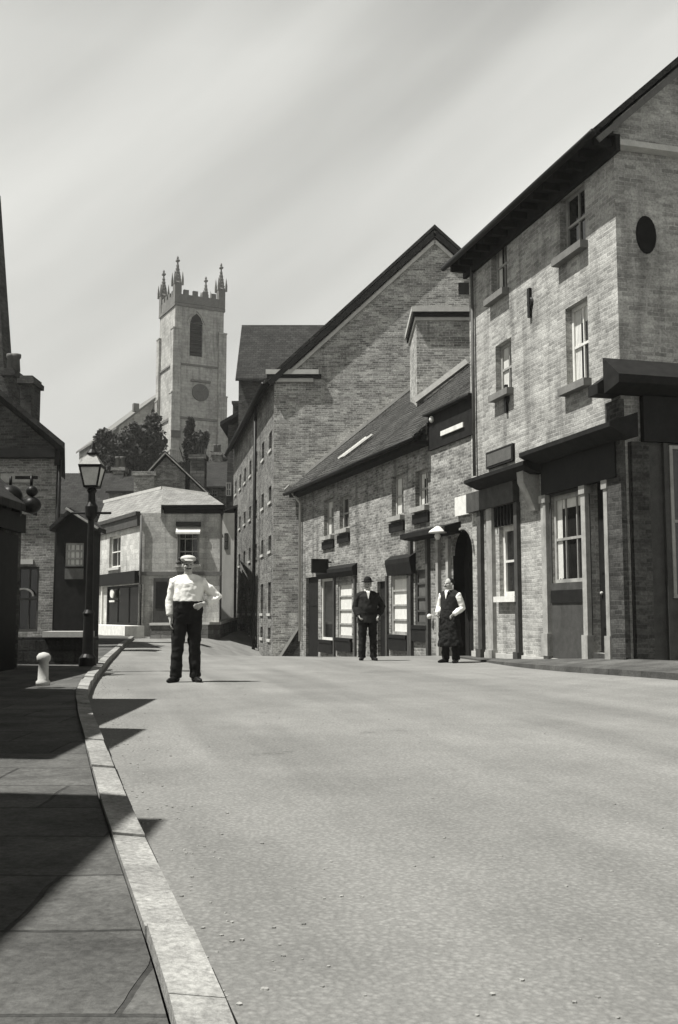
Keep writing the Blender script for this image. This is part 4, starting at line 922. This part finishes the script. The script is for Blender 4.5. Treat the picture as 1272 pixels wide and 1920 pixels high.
# ================================================================== trees
def tree(name, label, base, cc, rad, n, mat, leaf=.28, clumps=26, group='trees around the church', cone=False):
    t = thing(name, label, 'tree', base, group); base = Vector(base); cc = Vector(cc)
    tr = MB(); top = cc + Vector((0, 0, rad[2] * .5))
    tr.tube([base, base.lerp(cc, .5) + Vector((.15, .1, 0)), cc, top], [.35, .27, .18, .05], 9)
    for k in range(9):
        a = k * 2.4; st = base.lerp(top, .45 + .05 * k); e = cc + Vector((math.cos(a) * rad[0] * .7, math.sin(a) * rad[1] * .7, rad[2] * (-.3 + .1 * k)))
        tr.tube([st, st.lerp(e, .5) + Vector((0, 0, .25)), e], [.12, .08, .03], 6)
    tr.build('trunk', M['bark'], t)
    cl = []
    for k in range(clumps):
        v = RNG.normal(size=3); v /= np.linalg.norm(v); rr_ = RNG.uniform(.35, .95)
        s = RNG.uniform(.22, .42)
        if cone: zc_ = RNG.uniform(-1, 1); wz = (1 - zc_) / 2 * .9 + .08; cl.append((np.array([v[0] * wz * rr_, v[1] * wz * rr_, zc_]), s * (.35 + .65 * wz)))
        else: cl.append((v * rr_, s))
    V = np.zeros((n * 4, 3)); k = 0
    per = n // clumps; A_ = []
    for c_, s in cl:
        p_ = RNG.normal(size=(per, 3)); p_ /= np.linalg.norm(p_, axis=1)[:, None]; p_ *= (RNG.uniform(0, 1, (per, 1)) ** .4) * s
        A_.append(c_ + p_)
    P_ = np.concatenate(A_) * np.array(rad) + np.array(cc)
    m_ = len(P_)
    u = RNG.normal(size=(m_, 3)); u /= np.linalg.norm(u, axis=1)[:, None]; v = np.cross(u, RNG.normal(size=(m_, 3))); v /= np.linalg.norm(v, axis=1)[:, None]
    sz = RNG.uniform(.5, 1.2, (m_, 1)) * leaf
    Q = np.stack([P_ - u * sz, P_ + v * sz * .55, P_ + u * sz, P_ - v * sz * .55], 1).reshape(-1, 3) - np.array(base)
    me = bpy.data.meshes.new('crown'); me.from_pydata(Q.tolist(), [], [[4 * i, 4 * i + 1, 4 * i + 2, 4 * i + 3] for i in range(m_)])
    me.materials.append(mat); o = bpy.data.objects.new('crown', me); S.collection.objects.link(o); o.parent = t
    return t
def tree_px(name, label, Y, px0, px1, py0, py1, n, mat, **kw):
    a, b = at(px0, (py0 + py1) / 2, Y), at(px1, (py0 + py1) / 2, Y); zt_, zb_ = at((px0 + px1) / 2, py0, Y).z, at((px0 + px1) / 2, py1, Y).z
    cc = Vector(((a.x + b.x) / 2, Y, (zt_ + zb_) / 2)); rad = ((b.x - a.x) / 2, (b.x - a.x) / 2 * .9, (zt_ - zb_) / 2)
    tree(name, label, (cc.x, Y, min(hz(cc.x, Y), zb_ - 1)), cc, rad, n, mat, **kw)
tree_px('broadleaf_tree', 'large dark bushy tree left of the church tower', 80, 176, 262, 802, 905, 11000, M['leaf'], clumps=44, leaf=.22)
tree_px('broadleaf_tree', 'rounded dark tree just left of the tower foot', 84, 230, 314, 780, 905, 11000, M['leaf'], clumps=44, leaf=.22)
tree_px('conifer_tree', 'pointed dark tree in front of the church tower', 82, 328, 384, 790, 900, 5000, M['leaf'], cone=True)
tree_px('broadleaf_tree', 'small thin tree right of the pointed one', 90, 366, 392, 803, 850, 900, M['leafpale'], leaf=.22)
tree_px('broadleaf_tree', 'shrubby tree below the tower beside the warehouse', 78, 386, 436, 848, 925, 3000, M['leaf'])
tree_px('broadleaf_tree', 'low dark tree half hidden behind the lamp lantern', 74, 184, 232, 862, 925, 2500, M['leaf'])

# ================================================================== people
def remesh(name, mb, mat, parent, voxel=.008, smooth=4, label=None, fold=0):
    o = mb.build('tmp', mat)
    r = o.modifiers.new('r', 'REMESH'); r.mode = 'VOXEL'; r.voxel_size = voxel
    sm_ = o.modifiers.new('s', 'SMOOTH'); sm_.iterations = smooth; sm_.factor = .5
    if fold:
        tx = bpy.data.textures.get('folds') or bpy.data.textures.new('folds', 'CLOUDS'); tx.noise_scale = .11; tx.noise_depth = 2
        dp = o.modifiers.new('d', 'DISPLACE'); dp.texture = tx; dp.strength = fold; dp.mid_level = .5; dp.texture_coords = 'LOCAL'
    dg = bpy.context.evaluated_depsgraph_get(); dg.update()
    me = bpy.data.meshes.new_from_object(o.evaluated_get(dg)); me.name = name
    me.polygons.foreach_set('use_smooth', [True] * len(me.polygons))
    bpy.data.objects.remove(o)
    if not me.materials: me.materials.append(mat)
    n = bpy.data.objects.new(name, me); S.collection.objects.link(n); n.parent = parent
    if label: n['label'] = label
    return n
def hand(mb, wrist, elbow, curl=.35, thumb=1, side=(1, 0, 0)):
    w_ = Vector(wrist); d = (w_ - Vector(elbow)).normalized()
    sd_ = Vector(side); sd_ = (sd_ - d * sd_.dot(d)).normalized(); pn = d.cross(sd_)      # sd_ = across the knuckles, pn = palm normal
    mb.tube([w_ - d * .02, w_ + d * .03, w_ + d * .085], [(.026, .02), (.040, .016), (.042, .014)], 10, side=tuple(sd_))
    for k in range(4):
        off = (-.031 + .0207 * k); ln = (.072, .082, .076, .058)[k] if thumb > 0 else (.058, .076, .082, .072)[k]
        a = w_ + d * .078 + sd_ * off; b = a + (d * math.cos(curl * .6) + pn * math.sin(curl * .6)) * ln * .5; c = b + (d * math.cos(curl * 1.8) + pn * math.sin(curl * 1.8)) * ln * .5
        mb.tube([a, b, c], [.0095, .0088, .0072], 7)
    a = w_ + d * .025 - sd_ * .034 * thumb; b = a + d * .035 - sd_ * .022 * thumb + pn * .012; c = b + d * .032 + pn * .01
    mb.tube([a, b, c], [.012, .0105, .008], 7)
def person(label, base, heading, P, top, build=1.0, sleeves='shirt', hat='cap', hgt=1.0):
    t = thing('person', label, 'person', base); t.rotation_euler.z = heading; t.scale = (hgt, hgt, hgt)
    t['_o'] = [0, 0, 0]
    b = build
    # one continuous body
    B = MB()
    B.tube([(0, .01, .84), (0, .01, .95), (0, .0, 1.08), (0, .005, 1.25), (0, .01, 1.36), (0, .012, 1.42), (0, .01, 1.50)],
           [(.13 * b, .10), (.165 * b, .115), (.15 * b, .105 * b), (.168 * b, .115), (.172 * b, .10), (.12, .08), (.058, .06)], 18, side=(1, 0, 0))
    hx, hy = P.get('head_shift', (0, -.02)); yaw = P.get('head_yaw', 0); hr = Matrix.Rotation(yaw, 3, 'Z'); hc = Vector((hx, hy, 1.60))
    B.tube([(0, .01, 1.45), (hx * .7, hy * .6, 1.53), (hx, hy + .01, 1.58)], [.062, .056, .056], 12)
    H = MB()
    def hp(x, y, z): return hc + hr @ Vector((x, y, z))
    def hball(mb, x, y, z, rx, ry, rz):
        i0 = len(mb.v); mb.ball((0, 0, 0), rx, ry, rz, 14, 10)
        for i in range(i0, len(mb.v)): mb.v[i] = hp(*(Vector((x, y, z)) + mb.v[i]))
    hball(B, 0, .012, .045, .077, .095, .092); hball(B, 0, -.015, -.02, .062, .075, .088); hball(B, 0, -.045, -.075, .036, .036, .028)
    B.tube([hp(0, -.085, .03), hp(0, -.108, -.008), hp(0, -.112, -.02), hp(0, -.09, -.03)], [.010, .014, .017, .008], 8)
    for sg in (-1, 1):
        hball(B, sg * .077, .01, .0, .012, .024, .033); hball(B, sg * .03, -.080, .038, .022, .014, .009); hball(B, sg * .042, -.062, -.01, .024, .022, .02)
    hball(B, 0, -.088, -.047, .024, .010, .008)
    A = {}
    for sd, sg in (('L', -1), ('R', 1)):
        sh, el, wr = (Vector(P[k + sd]) for k in ('sh', 'el', 'wr'))
        B.tube([Vector((sg * .08, .01, 1.37)), sh, sh.lerp(el, .35), el, el.lerp(wr, .3), wr], [.07, .062, .052, .042, .043, .028], 12)
        hand(B, wr, el, P.get('curl' + sd, .45), P.get('th' + sd, sg), P.get('hs' + sd, (0, 1, 0)))
        hp_, kn, an = (Vector(P[k + sd]) for k in ('hp', 'kn', 'an'))
        B.tube([hp_ + Vector((0, 0, .06)), hp_, hp_.lerp(kn, .5), kn, kn.lerp(an, .35), an], [.08, .088, .07, .054, .055, .036], 14)
        td = Vector(P.get('toe' + sd, (sg * .25, -1, 0))).normalized()
        B.tube([an + Vector((0, .0, .02)), an - td * .03 + Vector((0, 0, -.045)), an + td * .08 + Vector((0, 0, -.045)), an + td * .17 + Vector((0, 0, -.055))], [.036, .036, .036, .026], 10)
    body = remesh('body', B, M['skin'], t, .0075, 3)
    # clothes
    def sleeve(mb, r0, r1, r2, stop=1.0, cuff=0):
        for sd, sg in (('L', -1), ('R', 1)):
            sh, el, wr = (Vector(P[k + sd]) for k in ('sh', 'el', 'wr')); en = el.lerp(wr, stop)
            mb.tube([Vector((sg * .09, .01, 1.385)), sh + Vector((0, 0, -.012)), sh.lerp(el, .4), el, el.lerp(en, .4), en], [r0 * .95, r0, r0 * .92, r1, r1 * 1.02, r2], 14)
    def torso(mb, z0, grow, flare=0, collar=True):
        pts = [(0, .01, z0), (0, .01, max(z0 + .04, .97)), (0, 0, 1.10), (0, .005, 1.26), (0, .01, 1.36), (0, .012, 1.425), (0, .008, 1.485)]
        rr = [(.165 * b + grow + flare, .12 + grow + flare), (.165 * b + grow + flare * .6, .118 + grow), (.155 * b + grow, .112 * b + grow), (.170 * b + grow, .118 + grow), (.168 * b + grow * .8, .106 + grow), (.125, .09), (.064, .066)]
        pts = [(p[0], p[1], max(p[2], z0 + .01 * k)) for k, p in enumerate(pts)]
        mb.tube(pts, rr, 22, side=(1, 0, 0))
        for sg in (-1, 1): mb.tube([(0, .012, 1.445), (sg * .11, .014, 1.418), (sg * .19, .012, 1.375)], [.05 + grow * .3, .054 + grow * .4, .058 + grow * .5], 14)
    C_ = MB(); torso(C_, P.get('waist', 1.1) - .03, .022); sleeve(C_, .078, .064, .05, P.get('cuff', .93))
    nm = {'shirt': 'shirt', 'jacket': 'shirt'}[sleeves]
    remesh(nm, C_, M['shirt'], t, .009, 5, fold=.03)
    if top in ('jacket', 'waistcoat'):
        J = MB(); torso(J, .80 if top == 'jacket' else .93, .034, .012 if top == 'jacket' else 0)
        if top == 'jacket': sleeve(J, .088, .074, .058, .96)
        me_ = remesh(top, J, M['cloth2'], t, .009, 5, fold=.03)
        V_ = MB()                                               # white shirt front between the lapels
        V_.poly((-.035, -.142, 1.455), (0, -.158, 1.30), (.035, -.142, 1.455)); V_.poly((-.04, -.10, 1.49), (-.035, -.142, 1.455), (.035, -.142, 1.455), (.04, -.10, 1.49))
        V_.poly((.035, -.12, 1.455), (0, -.13, 1.30), (-.035, -.12, 1.455))
        V_.tube([(0, .012, 1.475), (0, .006, 1.515)], [.072, .070], 16); V_.build('collar', M['shirt'], t)
    Tr = MB(); wz = P.get('waist', 1.10)
    Tr.tube([(0, .01, .80), (0, .01, .90), (0, .008, 1.0), (0, .0, wz)], [(.16 * b, .12), (.19 * b, .14), (.19 * b, .142 * b), (.184 * b, .142 * b)], 22, side=(1, 0, 0))
    for sd, sg in (('L', -1), ('R', 1)):
        hp_, kn, an = (Vector(P[k + sd]) for k in ('hp', 'kn', 'an'))
        en = an + Vector((0, 0, -.02))
        Tr.tube([hp_ + Vector((0, 0, .08)), hp_, hp_.lerp(kn, .5), kn, kn.lerp(en, .5), en], [.10, .108, .098, .086, .082, .080], 16)
    remesh('trousers', Tr, M['cloth'], t, .01, 4, fold=.04)
    if P.get('apron'):
        Ap = MB(); Ap.tube([(0, -.01, 1.06), (0, -.02, .9), (.01, -.03, .6), (.02, -.03, .34)], [(.19, .15), (.22, .17), (.25, .18), (.28, .19)], 24, side=(1, 0, 0))
        remesh('apron', Ap, M['cloth'], t, .01, 4, fold=.06)
    for sd, sg in (('L', -1), ('R', 1)):
        an = Vector(P['an' + sd]); td = Vector(P.get('toe' + sd, (sg * .25, -1, 0))).normalized(); Sh = MB()
        Sh.tube([an + Vector((0, 0, .05)), an + Vector((0, 0, -.01)), an - td * .02 + Vector((0, 0, -.045))], [.05, .052, .05], 12)
        Sh.tube([an - td * .065 + Vector((0, 0, -.05)), an - td * .03 + Vector((0, 0, -.043)), an + td * .06 + Vector((0, 0, -.045)), an + td * .15 + Vector((0, 0, -.055)), an + td * .215 + Vector((0, 0, -.062))], [(.032, .036), (.044, .046), (.050, .044), (.046, .034), (.02, .02)], 14)
        remesh('boot', Sh, M['boot'], t, .008, 3)
    # hair, whiskers, hat, eyes
    Hr = MB(); hball(Hr, 0, .028, .055, .082, .092, .09)
    if P.get('moustache', 1): hball(Hr, 0, -.093, -.036, .042, .016, .013); 
    if P.get('beard'): hball(Hr, 0, -.06, -.085, .05, .045, .05)
    h_ = remesh('hair', Hr, M['hair'], t, .007, 2)
    for sg in (-1, 1):
        E = MB(); hball(E, sg * .030, -.088, .018, .011, .007, .006); E.build('eye', M['hair'], t, smooth=True)
    if hat == 'cap':
        K = MB(); hball(K, 0, .005, .105, .112, .135, .052); hball(K, 0, .0, .085, .088, .108, .04); K.tube([hp(0, -.09, .083), hp(0, -.15, .068)], [(.075, .012), (.05, .008)], 14, side=tuple(hr @ Vector((1, 0, 0))))
        remesh('cap', K, M['cap'], t, .008, 3)
    elif hat == 'bowler':
        K = MB(); hball(K, 0, .005, .115, .09, .106, .085); i0 = len(K.v); K.lathe([(.085, .072), (.135, .078), (.138, .09), (.09, .094)], (0, 0, 0), 22)
        for i in range(i0, len(K.v)): v = K.v[i]; K.v[i] = hp(v.x, v.y * 1.12, v.z)
        remesh('hat', K, M['felt'], t, .008, 2)
    return t
legs = dict(hpL=(-.095, .01, .90), hpR=(.095, .01, .90), knL=(-.115, 0, .50), knR=(.115, -.01, .50), anL=(-.125, .02, .085), anR=(.125, .02, .085))
def ground_at(px, py):
    Y = 5.0
    for _ in range(4000):
        p = at(px, py, Y)
        if p.z <= gz(p.x, p.y): return p
        Y += .01
g1 = ground_at(350, 1279)
person('man in white shirt sleeves and pale cap standing in the road, hand on hip', (g1.x, g1.y, gz(g1.x, g1.y)), R(6),
       dict(legs, knL=(-.13, 0, .50), knR=(.10, -.01, .50), anL=(-.15, .02, .085), anR=(.115, .02, .085), shL=(-.20, .01, 1.385), elL=(-.245, .03, 1.11), wrL=(-.235, -.03, .86), shR=(.20, .01, 1.385), elR=(.415, .06, 1.16), wrR=(.205, -.11, 1.07),
            hsR=(0, -.3, 1), curlR=.8, curlL=.5, head_yaw=R(8), cuff=.75, waist=1.12, toeL=(-.55, -1, 0), toeR=(.45, -1, 0)), None, 1.12, hgt=1.045)
p2 = at(690, 1240, 21.9)
person('man in dark suit and round dark hat standing before the shop door', (p2.x, 21.9, gz(p2.x, 21.9)), R(4),
       dict(legs, shL=(-.20, .01, 1.38), elL=(-.27, .03, 1.13), wrL=(-.20, -.09, .95), shR=(.20, .01, 1.38), elR=(.33, .08, 1.14), wrR=(.215, -.06, .95), curlL=1.0, curlR=.9, head_yaw=R(-12), waist=1.05), 'jacket', 1.12, hat='bowler', hgt=1.0)
p3 = at(845, 1236, 21.0)
person('bareheaded man in dark waistcoat, long apron and white sleeves standing by the archway', (p3.x, 21.0, gz(p3.x, 21.0)), R(-38),
       dict(legs, shL=(-.20, .01, 1.38), elL=(-.27, .02, 1.12), wrL=(-.20, -.16, 1.0), shR=(.20, .01, 1.38), elR=(.27, .06, 1.12), wrR=(.18, -.17, .98), curlL=.9, curlR=.9, head_yaw=R(-20), waist=1.05, apron=1), 'waistcoat', 1.05, hat=None, hgt=1.0)

# loose grit along the kerb and walls
gm = MB(); rg = random.Random(11)
for i in range(620):
    if i < 420: y = rg.uniform(1.8, 20) ** 1; x = kx(y) + abs(rg.gauss(0, .22)) + .02
    else: y = 2.2 + 18 * rg.random() ** 1.8; x = rg.uniform(-.4, .42) * y
    if x < kx(y) + .02: continue
    r_ = rg.uniform(.004, .010); z = gz(x, y); n = rg.randint(4, 6); b = len(gm.v); a0 = rg.uniform(0, 6)
    for q, zz_ in ((1, -.2), (.9, .5)):
        for k in range(n): gm.v.append(Vector((x + r_ * q * rg.uniform(.7, 1.2) * math.cos(a0 + 6.283 * k / n), y + r_ * q * rg.uniform(.7, 1.2) * math.sin(a0 + 6.283 * k / n), z + r_ * zz_)))
    for k in range(n): gm.f.append([b + k, b + (k + 1) % n, b + n + (k + 1) % n, b + n + k])
    gm.f.append([b + n + k for k in range(n)])
gr = gm.build('gravel', M['kerb'], kind='stuff'); gr['label'] = 'loose grit scattered on the road and along the kerb'; gr['category'] = 'gravel'
# thin summer haze: far things pale toward the church
hb = bpy.data.meshes.new('haze'); m_ = MB().box(-520, 520, -30, 1250, -3, 60)
hv = bpy.data.materials.new('haze_air'); hv.use_nodes = True; t = hv.node_tree; t.nodes.clear()
o_ = N(t, 'ShaderNodeOutputMaterial'); pv_ = N(t, 'ShaderNodeVolumePrincipled'); pv_.inputs['Color'].default_value = (.95, .95, .91, 1); pv_.inputs['Density'].default_value = .0004; pv_.inputs['Anisotropy'].default_value = .2
t.links.new(pv_.outputs[0], o_.inputs['Volume'])
m_.build('haze', hv, kind='stuff')
